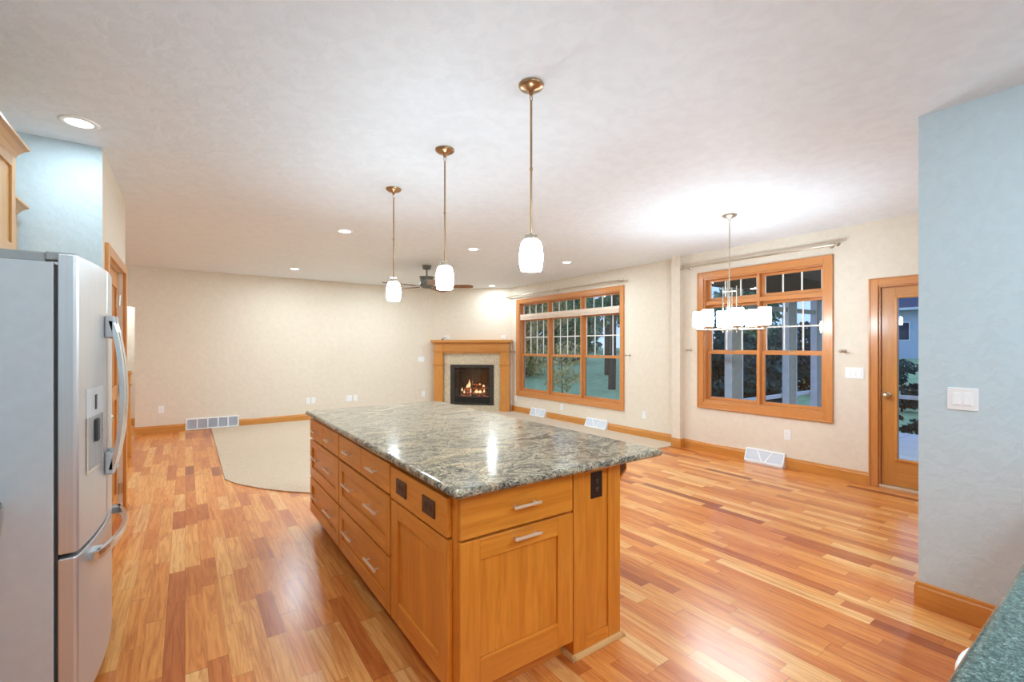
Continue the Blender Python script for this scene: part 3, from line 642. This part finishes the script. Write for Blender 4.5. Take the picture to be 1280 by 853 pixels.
# ------------------------------------------------------------------ blinds, curtain rods, holdbacks
for y0, y1, lab in ((5.262, 6.228, 'rolled-up pale blind across the triple window, nearest the pilaster'), (6.236, 7.188, 'rolled-up pale blind across the middle of the triple window'), (7.196, 8.06, 'rolled-up pale blind across the triple window, nearest the fireplace')):
    t = thing('window_blind', lab, 'blind', (XW1, (y0+y1)/2, 2.02)); h = (y1-y0)/2
    B(.0, .052, -h, h, .05, .105).build('headrail', M['blind'], t, .004)
    mb = MB()
    for k in range(6): mb.box(.004, .046, -h+.004, h-.004, .006+k*.0075, .012+k*.0075)
    mb.build('stacked_pleats', M['blind'], t); B(.002, .05, -h+.002, h-.002, -.012, .005).build('bottom_rail', M['blind'], t, .003)
def rod(X, y0, y1, z, label, mid=0):
    t = thing('curtain_rod', label, 'curtain rod', (X, (y0+y1)/2, z)); h = (y1-y0)/2
    MB().tube([(-.09, -h+.05, 0), (-.09, h-.05, 0)], .0125, 14).build('rod', M['nickel'], t)
    for s0 in (-1, 1):
        mb = MB().lathe([(.0125, 0), (.02, .002), (.02, .008), (.011, .012), (.018, .02), (.026, .034), (.026, .042), (.016, .056), (0.001, .062)] if s0 > 0 else [(.001, -.062), (.016, -.056), (.026, -.042), (.026, -.034), (.018, -.02), (.011, -.012), (.02, -.008), (.02, -.002), (.0125, 0)], (-.09, s0*(h-.05), 0), 16, axis='y')
        mb.build('finial', M['nickel'], t)
    for y in [-h+.1, h-.1]+([0] if mid else []):
        mb = MB().tube([(0, y, 0), (-.09, y, 0)], .007, 10).lathe([(.024, 0), (.024, -.006), (.012, -.012)], (0, y, 0), 14, axis='x'); mb.lathe([(.017, -.008), (.017, .008)], (-.09, y, 0), 14, axis='y')
        mb.build('bracket', M['nickel'], t)
rod(XW1, 5.1, 8.52, 2.53, 'long satin nickel curtain rod above the triple window', 1)
rod(XW2, 2.02, 3.97, 2.55, 'satin nickel curtain rod above the double window', 0)
def holdback(X, y, z, label):
    t = thing('curtain_holdback', label, 'holdback', (X, y, z))
    MB().lathe([(.02, 0), (.02, -.005), (.008, -.01)], (0, 0, 0), 14, axis='x').tube([(0, 0, 0), (-.1, 0, 0)], .006, 10).build('stem', M['nickel'], t)
    MB().lathe([(.001, -.112), (.016, -.11), (.021, -.104), (.021, -.098), (.01, -.094)], (0, 0, 0), 16, axis='x').build('knob', M['nickel'], t)
holdback(XW2, 3.86, 1.395, 'nickel curtain holdback on the wall left of the double window')
holdback(XW2, 2.0, 1.395, 'nickel curtain holdback on the wall right of the double window')
holdback(XW1, 5.04, 1.30, 'nickel curtain holdback on the wall right of the triple window')
holdback(XW1, 8.24, 1.32, 'nickel curtain holdback between the fireplace and triple window')

# ------------------------------------------------------------------ recessed lights
def can(x, y, label, E=None):
    t = thing('recessed_light', label, 'ceiling light', (x, y, H))
    MB().lathe([(.062, -.002), (.062, -.007), (.082, -.006), (.092, -.002), (.092, 0)], (0, 0, 0), 32).build('trim_ring', M['white'], t)
    MB().lathe([(.001, -.0035), (.064, -.0035)], (0, 0, 0), 32).build('lens', M['lens'], t)
    L = bpy.data.lights.new('recessed_lamp', 'AREA'); L.shape = 'DISK'; L.size = .12; L.energy = E or E_CAN; L.color = LAMP; L.spread = PI
    o = bpy.data.objects.new('recessed_lamp', L); COL.objects.link(o); o.parent = t; o.location = (0, 0, -.009)
    return t
can(-.499, 3.615, 'lit recessed ceiling light nearest the refrigerator', 5)
can(1.462, 5.31, 'lit recessed light left of the farthest and middle pendants', E_LIV)
can(3.13, 5.31, 'lit recessed light just right of the middle pendant', E_LIV)
can(4.79, 5.31, 'lit recessed light between the nearest pendant and the chandelier', E_LIV)
can(1.49, 8.385, 'lit recessed light farthest left, near the long back wall', E_LIV)
can(3.20, 8.385, 'lit recessed light directly above the farthest pendant shade', E_LIV)
can(5.35, 8.3, 'lit recessed light near the ceiling corner above the fireplace')
for x, y in ((-.35, 1.2), (-.35, -1.2), (1.6, -.2), (1.6, -1.9), (2.9, -1.2), (4.6, -.4)):
    tag(can(x, y, 'recessed ceiling light in the kitchen behind the viewpoint'), group='recessed lights behind the viewpoint')
# flush lights: hallway left of the pantry wall, and unseen fill added behind the viewpoint
def flush(x, y, label, mat='shade_h'):
  t = thing('flush_light', label, 'ceiling light', (x, y, H))
  MB().lathe([(.13, 0), (.14, -.02), (.13, -.03)], seg=24).build('canopy', M['nickel'], t)
  MB().lathe([(.001, -.16), (.06, -.15), (.11, -.11), (.128, -.06), (.125, -.03)], seg=24).build('lamp_shade', M[mat], t)
flush(-2.1, 5.66, 'glass flush ceiling light in the hallway')
flush(-1.3, 10.28, 'unseen flush light added beyond the hallway opening to brighten it')  # added out of view so the hallway opening is not dark
flush(.7, -.9, 'unseen fill light added behind the viewpoint to brighten the ceiling, left one', 'shade_b')  # unseen pair added to lift the ceiling brightness
flush(2.5, -.9, 'unseen fill light added behind the viewpoint to brighten the ceiling, right one', 'shade_b')

# ------------------------------------------------------------------ pendants over the island
def pendant(x, y, label):
    t = thing('pendant_lamp', label, 'pendant lamp', (x, y, H), 0)
    MB().lathe([(.062, 0), (.062, -.008), (.057, -.016), (.05, -.019), (.045, -.024), (.012, -.032), (.01, -.05), (.0, -.052)], seg=36).build('canopy', M['bronze'], t)
    mb = MB(); k = []
    for i in range(17): a = 2*PI*i/16; k.append((.007*math.sin(a), 0, -.066+.017*math.cos(a)))
    mb.tube(k, .0022, 8); mb.build('link', M['bronze'], t)
    MB().tube([(0, 0, -.078), (0, 0, -.748)], .0055, 12).lathe([(.0075, -.41), (.0075, -.425)], seg=12).build('rod', M['bronze'], t)
    mb = MB().lathe([(.008, -.735), (.01, -.742), (.03, -.745), (.03, -.755), (.034, -.76), (.034, -.765)], seg=24)
    for i in range(3):
        a = 2*PI*i/3+.4; mb.tube([(.022*math.cos(a), .022*math.sin(a), -.748), (.022*math.cos(a), .022*math.sin(a), -.737)], .005, 8)
    mb.build('cap', M['nickel'], t)
    MB().lathe([(.02, -.766), (.036, -.769), (.046, -.777), (.053, -.80), (.058, -.835), (.0585, -.86), (.056, -.89), (.05, -.918), (.047, -.918), (.047, -.914)], seg=36).build('lamp_shade', M['shade_p'], t)
    return t
p = pendant(1.394, 1.806, 'lit pendant over the island, nearest the viewer and highest in the photo')
dup(p, (1.391, 2.729, H), 'lit pendant over the island, middle one of the three')
dup(p, (1.395, 3.651, H), 'lit pendant over the island, farthest and leftmost of the three')

# ------------------------------------------------------------------ chandelier
t = thing('chandelier', 'six-light satin nickel chandelier with white cylinder shades before the double window', 'chandelier', (4.378, 2.475, H))
R_ = Vector((.8163, -.5777, 0)); F_ = Vector((.5777, .8163, 0))
def cw(a, b, z=0): return R_*a+F_*b+Vector((0, 0, z-H))
MB().lathe([(.068, 0), (.068, -.008), (.05, -.022), (.014, -.034), (.01, -.06), (0, -.062)], seg=32).build('canopy', M['nickel'], t)
MB().tube([(0, 0, -.06), (0, 0, -.32)], .006, 12).lathe([(.01, -.33), (.01, -.31)], seg=12).tube([(0, 0, -.32), (0, 0, 1.6-H)], .0065, 12).build('stem', M['nickel'], t)
rods = [(-.055, .02, 2.035), (-.03, -.03, 2.09), (.04, .03, 2.02), (.06, -.02, 2.04)]
for a, b, z in rods: MB().tube([cw(a, b, z), cw(a, b, 1.58)], .006, 10).build('upright_rod', M['nickel'], t)
for z in (1.99, 1.612): MB().tube([cw(-.055, .02, z), cw(.06, -.02, z)], .006, 8).tube([cw(-.03, -.03, z), cw(.04, .03, z)], .006, 8).build('cross_brace', M['nickel'], t)

bd = Vector((.81, -.586)); pd = Vector((-.1, -.995))
MB().tube([cw(-bd.x*.31, -bd.y*.31, 1.612), cw(bd.x*.31, bd.y*.31, 1.612)], .008, 10).build('main_bar', M['nickel'], t)
for s0 in (-.247, 0.0, .247):
    q = .15 if s0 else .2; c = bd*s0
    MB().tube([cw(c.x-pd.x*q, c.y-pd.y*q, 1.612), cw(c.x+pd.x*q, c.y+pd.y*q, 1.612)], .006, 8).build('arm', M['nickel'], t)
    for s1 in (-1, 1):
        e = c+pd*q*s1; o = cw(e.x, e.y, 0)
        cup = MB().lathe([(.006, 1.60), (.02, 1.61), (.008, 1.618), (.03, 1.63), (.034, 1.638), (.034, 1.642)], (o.x, o.y, 0-H+H-H) if False else (o.x, o.y, -H), 18).build('shade_holder', M['nickel'], t)
        MB().lathe([(.02, 1.643), (.048, 1.643), (.054, 1.66), (.056, 1.72), (.054, 1.79), (.053, 1.805), (.052, 1.805), (.052, 1.79)], (o.x, o.y, -H), 28).build('lamp_shade', M['shade_c'], t)

# ------------------------------------------------------------------ ceiling fan
t = thing('ceiling_fan', 'grey ceiling fan with five brown blades above the carpeted living area', 'ceiling fan', (3.16, 6.83, H))
MB().lathe([(.072, 0), (.076, -.01), (.068, -.02), (.066, -.055), (.05, -.066), (.012, -.068)], seg=28).build('canopy', M['fan_grey'], t)
MB().tube([(0, 0, -.06), (0, 0, -.19)], .014, 12).build('downrod', M['fan_grey'], t)
MB().lathe([(.02, -.17), (.06, -.176), (.118, -.182), (.12, -.195), (.106, -.202), (.104, -.29), (.11, -.3), (.11, -.32), (.085, -.345), (.06, -.365), (.0, -.37)], seg=32).build('motor_housing', M['fan_grey'], t)
for k in range(5):
    an = math.atan2(F_.y, F_.x)*0 + (-.6159) + math.radians(2+72*k)
    Mx = Matrix.Rotation(an, 4, 'Z') @ Matrix.Translation((0, 0, -.338)) @ Matrix.Rotation(math.radians(-13), 4, 'X')
    mb = MB(); mb.M = Mx
    mb.prism([(.2, -.055, 0), (.4, -.066, 0), (.68, -.072, 0), (.735, -.045, 0), (.745, 0, 0), (.735, .045, 0), (.68, .072, 0), (.4, .066, 0), (.2, .055, 0)], (0, 0, .007))
    bl = mb.build('blade', M['blade'], t, .002)
    mb = MB(); mb.M = Mx; mb.prism([(.08, -.02, -.004), (.17, -.016, -.004), (.27, -.045, -.004), (.28, 0, -.004), (.27, .045, -.004), (.17, .016, -.004), (.08, .02, -.004)], (0, 0, .004)); mb.build('blade_iron', M['fan_grey'], bl)
for dx in (-.022, .022):
    mb = MB().tube([(dx, 0, -.36), (dx, 0, -.50)], .0015, 6).lathe([(.002, -.50), (.006, -.51), (.006, -.54), (.002, -.55)], (dx, 0, 0), 8); mb.build('pull_chain', M['nickel'], t)

# ------------------------------------------------------------------ refrigerator
t = thing('refrigerator', 'stainless steel french door refrigerator with ice dispenser and bowed handles', 'refrigerator', (0, 0, 0))
RY0, RY1 = 2.35, 3.26; RXB = -.394
B(-1.16, RXB, RY0, RY1, .03, 1.758).build('cabinet_body', M['steel_side'], t, .004)
B(RXB, RXB+.01, RY0+.012, RY1-.012, .06, 1.75).build('gasket', M['darkgap'], t)
B(-1.1, RXB-.02, RY0+.03, RY1-.03, 0, .03).build('base', M['black'], t)
def front_x(y):
    u = (y-(RY0+RY1)/2)/((RY1-RY0)/2); return -.289-.04*u*u
def door_mb(y0, y1, z0, z1, x_in=-.383):
    n = 14; mb = MB(); pts = [(x_in, y0)]; rr = .012
    ys = [y0+(y1-y0)*k/n for k in range(n+1)]
    pts += [(front_x(ys[0])-rr, ys[0]), (front_x(ys[0])-rr*.3, ys[0]+rr*.3)]
    pts += [(front_x(y), y) for y in [ys[0]+rr]+ys[1:-1]+[ys[-1]-rr]]
    pts += [(front_x(ys[-1])-rr*.3, ys[-1]-rr*.3), (front_x(ys[-1])-rr, ys[-1]), (x_in, y1)]
    mb.prism([(x, y, z0) for x, y in pts], (0, 0, z1-z0)); return mb
YM = 2.765
for y0, y1, lab in ((RY0, YM-.002, 'door'), (YM+.002, RY1, 'door')):
    d = door_mb(y0, y1, .678, 1.79).build('door', M['steel'], t, .004)
    hy = YM-.045 if y0 == RY0 else YM+.045
    mb = MB(); n = 14; P = []
    for k in range(n+1):
        z = .90+.66*k/n; P.append((front_x(hy)+.022+.038*math.sin(PI*k/n)**.8, hy, z))
    for i in range(n):
        (xa, _, za), (xb, _, zb) = P[i], P[i+1]
        mb.prism([(xa-.009, hy-.022, za), (xa+.007, hy-.022, za), (xa+.012, hy, za), (xa+.007, hy+.022, za), (xa-.009, hy+.022, za)], (xb-xa, 0, zb-za))
    hd = mb.build('handle', M['steel_h'], d)
    for z in (.878, 1.485):
        mb = B(front_x(hy)-.001, front_x(hy)+.034, hy-.022, hy+.022, z, z+.1); mb.build('handle_bracket', M['steel_side'], hd, .008)
    if y0 == RY0:
        DY0, DY1 = 2.43, 2.66; x = front_x(2.545)
        pm = MB(); pts = [(front_x(DY0+(DY1-DY0)*k/6)+.002, DY0+(DY1-DY0)*k/6) for k in range(7)]
        pm.prism([(a-.006, b_, 1.165) for a, b_ in pts[::-1]]+[(a, b_, 1.165) for a, b_ in pts], (0, 0, .115)); o = tag(pm.build('control_panel', M['steel_side'], d), 'ice dispenser control panel')
        B(x+.0005, x+.004, 2.53, 2.56, 1.19, 1.25).build('display', M['darkgap'], o)
        pm = MB(); fr = .012
        for (a0, a1, z0, z1) in ((DY0, DY0+fr, .945, 1.165), (DY1-fr, DY1, .945, 1.165), (DY0+fr, DY1-fr, .945, .957)):
            pts = [(front_x(a0+(a1-a0)*k/4)+.004, a0+(a1-a0)*k/4) for k in range(5)]
            pm.prism([(a-.01, b_, z0) for a, b_ in pts[::-1]]+[(a, b_, z0) for a, b_ in pts], (0, 0, z1-z0))
        pm.build('dispenser_frame', M['steel_h'], o)
        pts = [(front_x(DY0+(DY1-DY0)*k/6)+.001, DY0+(DY1-DY0)*k/6) for k in range(7)]
        pm = MB(); pm.prism([(a-.006, b_, .957) for a, b_ in pts[::-1]]+[(a, b_, .957) for a, b_ in pts], (0, 0, .208)); pm.build('dispenser_recess', M['greyplastic'], o)
        B(x, x+.012, 2.52, 2.57, 1.06, 1.15).build('paddle', M['darkgap'], o, .003)
d = door_mb(RY0, RY1, .075, .662).build('freezer_drawer', M['steel'], t, .004)
mb = MB(); n = 16; P = []
for k in range(n+1):
    y = 2.45+.68*k/n; P.append((front_x(y)+.026+.032*math.sin(PI*k/n)**.8, y))
for i in range(n):
    (xa, ya), (xb, yb) = P[i], P[i+1]; mb.prism([(xa-.008, ya, .598), (xa+.006, ya, .598), (xa+.009, ya, .615), (xa+.006, ya, .632), (xa-.008, ya, .632)], (xb-xa, yb-ya, 0))
hd = mb.build('handle', M['steel_h'], d)
for y in (2.46, 3.08): B(front_x(y)-.002, front_x(y)+.036, y, y+.07 if y < 3 else y+.05, .598, .632).build('handle_bracket', M['steel_side'], hd, .004)
mb = B(-.80, -.42, RY0+.03, RY0+.13, 1.758, 1.797); mb.box(-.42, -.335, RY0+.02, RY0+.08, 1.768, 1.80); tag(mb.build('hinge_cover', M['greyplastic'], t, .006), 'grey plastic hinge cover')
mb = B(-.80, -.42, RY1-.13, RY1-.03, 1.758, 1.797); mb.build('hinge_cover', M['greyplastic'], t, .006)

# ------------------------------------------------------------------ upper cabinets at left
def upper(y0, y1, z0, z1, xf, label, crown=.06):
    t = thing('wall_cabinet', label, 'cabinet')
    B(-1.195, xf-.02, y0, y1, z0, z1).build('cabinet_body', M['cab_light'], t, .002)
    mid = (y0+y1)/2
    for a, b in ((y0+.004, mid-.002), (mid+.002, y1-.004)):
        mb = MB(); st = .06; mb.box(xf-.02, xf, a, a+st, z0+.004, z1-.004).box(xf-.02, xf, b-st, b, z0+.004, z1-.004).box(xf-.02, xf-.0004, a+st, b-st, z0+.004, z0+st, m=1).box(xf-.02, xf-.0004, a+st, b-st, z1-st, z1-.004, m=1).box(xf-.018, xf-.01, a+st, b-st, z0+st, z1-st)
        mb.build('door', [M['cab_light'], M['cab_light_x']], t, .002)
    pr = [(0, 0), (.008, .0), (.012, .012), (.024, .03), (.042, .045), (.056, .05), (.056, .06), (0, .06)]
    mb = MB(); mb.prism([(xf-.02+p*1.25, y0, z1-.02+q*1.3) for p, q in pr], (0, y1-y0, 0)); mb.prism([(-1.195, y1+p*1.0, z1-.02+q*1.3) for p, q in pr], (1.195+xf-.02, 0, 0))
    mb.build('crown_moulding', M['cab_light_x'], t)
upper(RY0-.02, 3.36, 1.90, 2.40, -.70, 'light maple cabinet with crown moulding above the refrigerator')
upper(3.45, 3.93, 1.40, 2.225, -.812, 'light maple cabinet mostly hidden between the refrigerator and blue wall')

# ------------------------------------------------------------------ counters at the frame edges
def base_cab(x0, x1, y0, y1, label, side):
    t = thing('base_cabinet', label, 'cabinet'); B(x0, x1, y0, y1, .1, .88).build('cabinet_body', M['cab_z'], t, .002)
    if side == 'y':   # fronts look +y
        n = max(1, round((x1-x0)/.5)); w = (x1-x0)/n
        for k in range(n):
            a, b = x0+k*w+.004, x0+(k+1)*w-.004; o = B(a, b, y1, y1+.02, .72, .865).build('drawer', M['cab_x'], t, .003); mbh = pull(o, ((a+b)/2, y1+.02, .79), 'x', .13, (0, 1))
            o = B(a, b, y1, y1+.02, .11, .71).build('door', M['cab_z'], t, .003)
    else:
        n = max(1, round((y1-y0)/.5)); w = (y1-y0)/n
        for k in range(n):
            a, b = y0+k*w+.004, y0+(k+1)*w-.004; o = B(x1, x1+.02, a, b, .72, .865).build('drawer', M['cab_y'], t, .003); pull(o, (x1+.02, (a+b)/2, .79), 'y', .13, (1, 0))
            B(x1, x1+.02, a, b, .11, .71).build('door', M['cab_z'], t, .003)
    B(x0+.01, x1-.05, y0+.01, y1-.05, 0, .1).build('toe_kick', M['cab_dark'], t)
worktop('counter_worktop', M['green_granite'], .70, XBL-.002, -.46, .205, .915, .033, 'dark green speckled granite counter at the lower right corner')
base_cab(1.62, XBL-.03, -.44, .15, 'wooden base cabinet under the dark green granite counter', 'y')
base_cab(.72, .99, -.44, .15, 'narrow wooden base cabinet left of the dishwasher', 'y')
t = thing('dishwasher', 'white dishwasher whose bowed handle peeks out beside the green granite counter', 'dishwasher')
B(1.0, 1.6, -.44, .14, .1, .88).build('body', M['white'], t, .003)
o = B(1.003, 1.597, .14, .175, .12, .87).build('door', M['white'], t, .006)
mb = MB(); n = 14; P = [(1.09+.30*k/n, .178+.044*math.sin(PI*k/n), .835) for k in range(n+1)]
mb.tube([(1.09, .17, .835)]+P+[(1.39, .17, .835)], .013, 12); tag(mb.build('handle', M['white'], o), 'bowed white handle')
B(1.01, 1.59, -.4, .1, 0, .1).build('toe_kick', M['black'], t)
worktop('counter_worktop', M['green_granite'], -1.198, -.516, -1.5, 2.34, .915, .033, 'granite counter tip at the left edge against the refrigerator')
base_cab(-1.19, -.57, -1.5, 2.33, 'wooden base cabinet under the left counter', 'x')

# ------------------------------------------------------------------ outside: porch
struct('floor.002', B(XW2+.16, 9.75, -3, 3.9, -.12, -.0), M['porchtile'], 'white tiled porch floor beyond the glass door', 'porch floor')
struct('ceiling_porch', B(XW2+.16, 9.8, -3, 3.95, 2.62, 2.7), M['porchceil'], 'dark wooden porch ceiling outside the double window', 'porch ceiling')
struct('trim_2', B(XW2+.16, 9.7, 3.62, 3.74, 2.30, 2.62), M['porchceil'], 'dark header beam at the far end of the porch', 'beam')
struct('trim_3', B(9.5, 9.66, -3, 3.74, 2.30, 2.62), M['porchceil'], 'dark header beam along the outer side of the porch', 'beam')
struct('trim_4', B(XW2+.16, 9.6, 3.64, 3.70, 2.02, 2.09), M['porchbeige'], 'thin porch cross rail seen through the upper panes', 'rail')
def porch_post(x, y, w, label):
    t = thing('porch_post', label, 'post', (x, y, 0))
    B(-w/2, w/2, -.06, .06, 0, 2.3).build('post', M['porchbeige'], t, .004)
    B(w/2, w/2+.05, -.05, .05, 0, 2.3).build('screen_frame', M['porchwhite'], t, .003); B(-w/2-.03, -w/2, -.05, .05, 0, 2.3).build('screen_frame', M['porchwhite'], t, .003)
porch_post(6.62, 3.68, .26, 'beige porch post seen through the left half of the double window')
porch_post(8.38, 3.68, .24, 'beige porch post seen through the right half of the double window')
porch_post(9.42, 3.68, .16, 'beige corner post of the porch at the right edge of the double window')
porch_post(9.55, -1.2, .16, 'beige porch post on the outer side')
t = thing('porch_railing', 'white porch rail outside the double window', 'railing', (0, 0, 0))
B(XW2+.17, 9.6, 3.745, 3.80, .57, .63).build('rail', M['porchwhite'], t, .004)
t = thing('porch_railing', 'white porch rail seen through the glass door', 'railing', (0, 0, 0))
B(9.69, 9.74, -2.9, 3.74, .57, .635).build('rail', M['porchwhite'], t, .004)

o = can(7.6, 1.4, 'recessed light in the porch ceiling', 16); o.location = (7.6, 1.4, 2.62)
# lawn and planting
mb = MB(); N = 40; x0, x1, y0, y1 = 6.2, 90, -45, 95
def gz(x, y):
    d_ = math.hypot(x-6, y-4); return -.35+min(1.3, max(0, d_-14)*.045)
vs = [(x0+(x1-x0)*i/N, y0+(y1-y0)*j/N, gz(x0+(x1-x0)*i/N, y0+(y1-y0)*j/N)) for j in range(N+1) for i in range(N+1)]
mb._add(vs, [(j*(N+1)+i, j*(N+1)+i+1, (j+1)*(N+1)+i+1, (j+1)*(N+1)+i) for j in range(N) for i in range(N)])
struct('floor.003', mb, M['lawn'], 'green lawn rising gently away from the house', 'lawn')
struct('floor.004', MB().prism([(6.1, 4.2, -.33), (9.3, 4.2, -.33), (10.2, 6.5, -.33), (9.0, 8.4, -.33), (6.1, 9.5, -.33)], (0, 0, .05)), M['mulch'], 'brown mulch bed below the triple window', 'mulch bed')
def foliage(mb, c, r, n, size, rnd):
    for _ in range(n):
        while True:
            p = Vector((rnd.uniform(-1, 1), rnd.uniform(-1, 1), rnd.uniform(-1, 1)))
            if .35 < p.length < 1: break
        q = Vector(c)+Vector((p.x*r[0], p.y*r[1], p.z*r[2])); a = Vector((rnd.gauss(0, 1), rnd.gauss(0, 1), rnd.gauss(0, 1))).normalized(); b = a.orthogonal().normalized(); s0 = size*rnd.uniform(.6, 1.4)
        c2 = a.cross(b)
        mb._add([q-b*s0, q-c2*s0*.45, q+b*s0, q+c2*s0*.45], [(0, 1, 2, 3)])
def tree(x, y, h, w, mat, label, blobs=9, leaves=420, size=.16, trunk=.12, base=.3, seed=0, cat='tree', name='tree', bark=True):
    rnd = random.Random(seed); z = gz(x, y)-.05; t = thing(name, label, cat, (x, y, z))
    mb = MB()
    for k in range(blobs):
        f = base+(1-base)*(k+.6)/blobs; a = rnd.uniform(0, 2*PI); rr = w*.35*(1-abs(f-.55)*.9)*rnd.uniform(.3, 1)
        foliage(mb, (rr*math.cos(a), rr*math.sin(a), h*f*.93), (w*.33, w*.33, h*.13), leaves, size, rnd)
    mb.build('foliage', mat, t)
    if bark:
        mb = MB().tube([(0, 0, 0), (.04*h*rnd.uniform(-.3, .3), 0, h*.4), (0, .02*h, h*.85)], [trunk, trunk*.75, trunk*.25], 8)
        for k in range(5):
            a = rnd.uniform(0, 2*PI); z1_ = h*(base+.1*k+.05); mb.tube([(0, 0, z1_), (w*.3*math.cos(a), w*.3*math.sin(a), z1_+h*.12)], [trunk*.4, trunk*.1], 6)
        mb.build('trunk', M['bark'], t)
    return t
tree(14.6, 19.6, 7.5, 4.4, M['leaf1'], 'broad olive tree seen at the left pane of the triple window', 10, 900, .13, .2, .06, 1)
tree(21.5, 25.5, 6.5, 5.5, M['leaf2'], 'deep green tree behind the middle pane of the triple window', 9, 800, .2, .2, .1, 2)
tree(14.4, 13.2, 10, 5.2, M['leaf2'], 'tall tree with a bare trunk in the right pane of the triple window', 12, 230, .14, .16, .42, 3)
tree(9.9, 11.2, 2.0, 1.6, M['leaf1'], 'small bushy sapling in the middle pane of the triple window', 5, 130, .07, .025, .2, 4, 'shrub', 'shrub')
tree(18.9, 17.6, 9, 4.4, M['leaf3'], 'tall leafy tree with pale foliage on the lawn behind the bare-trunked tree', 11, 230, .15, .2, .4, 5)
k = 0
for x, y, h, w, mt, lb in ((24, 41, 8, 8, 'leaf2', 'distant dark tree far left of the lawn'), (32, 35, 7, 8, 'leaf3', 'distant grey-green tree left of centre beyond the lawn'), (39.5, 31, 8, 8, 'leaf2', 'distant dark tree straight beyond the lawn'), (46, 24, 7, 8, 'leaf3', 'distant grey-green tree right of centre beyond the lawn'), (34, 48, 9, 9, 'leaf2', 'distant tall dark tree at the end of the tree line'),
                           (27, 11.8, 2.7, 5.0, 'leaf4', 'dark round tree beyond the porch, left of its corner post'), (21.5, 13.5, 2.5, 4.0, 'leaf4', 'low dark tree beyond the far end of the porch'), (20.5, 7.4, 2.2, 4, 'leaf4', 'dark bushy tree beyond the porch corner'), (16, 9.2, 2.1, 3.4, 'leaf4', 'low dark bush beyond the porch rail'), (13.0, 6.6, 1.8, 2.2, 'leaf4', 'dark bush just outside the end of the porch')):
    k += 1; tree(x, y, h, w, M[mt], lb, 9, 420 if x > 12 else 200, .05*h if h > 4 else .12, .15, .04, 20+k)
for x, y, lb in ((11.2, 2.1, 'low dark shrub beyond the porch deck, left of the door view'), (11.4, 3.6, 'low dark shrub beyond the porch deck, near the corner post'), (11.3, .6, 'low dark shrub beyond the porch deck, right of the door view')):
    tree(x, y, .74, 1.5, M['leaf4'], lb, 4, 300, .06, .02, .1, int(x*10+y*7), 'shrub', 'shrub')
tree(16.0, 4.15, 1.5, 1.2, M['leaf4'], 'rounded shrub on the lawn seen through the glass door', 4, 260, .08, .03, .1, 77, 'shrub', 'shrub')
# neighbouring house
t = thing('neighbour_house', 'pale blue-white neighbouring house seen through the glass door', 'house', (40, 9, .9), 0)
mb = B(0, 8, -9, 3.2, -.6, 3.1)
for k in range(16): mb.box(-.02, 0, -9, 3.2, -.4+k*.22, -.385+k*.22)
mb.build('wall', M['siding'], t)
MB().prism([(-.6, -9.5, 3.0), (-.6, -9.5, 3.15), (4, -9.5, 4.6), (8.6, -9.5, 3.15), (8.6, -9.5, 3.0)], (0, 13.2, 0)).build('roof', M['roof'], t)
B(-.75, -.6, -9.5, 3.7, 2.95, 3.12).build('gutter', M['porchwhite'], t)
for y in (-2.6, -1.3, .9): 
    o = B(-.06, 0, y, y+.9, .9, 2.2).build('window', M['porchwhite'], t); B(-.07, -.055, y+.08, y+.82, .98, 2.12).build('pane', M['darkglass'], o)
# repeats share a group
GROUPS = {'pendant_lamp': 'pendants in a row over the island', 'recessed_light': 'recessed ceiling lights', 'window_blind': 'rolled-up blinds of the triple window',
          'curtain_holdback': 'curtain holdbacks beside the windows', 'curtain_rod': 'curtain rods above the windows', 'baseboard_register': 'slanted white floor registers',
          'island_drawer_cabinet': 'drawer units of the island', 'electrical_outlet': 'electrical outlets', 'wall_plate': 'white wall plates', 'light_switch': 'white light switches',
          'flush_light': 'flush glass ceiling lights', 'porch_post': 'posts of the porch', 'porch_railing': 'white porch rails', 'tree': 'trees beyond the windows', 'shrub': 'shrubs beyond the windows'}
for o in bpy.data.objects:
    k = o.name.split('.')[0]
    if o.parent is None and k in GROUPS and 'group' not in o.keys(): o['group'] = GROUPS[k]
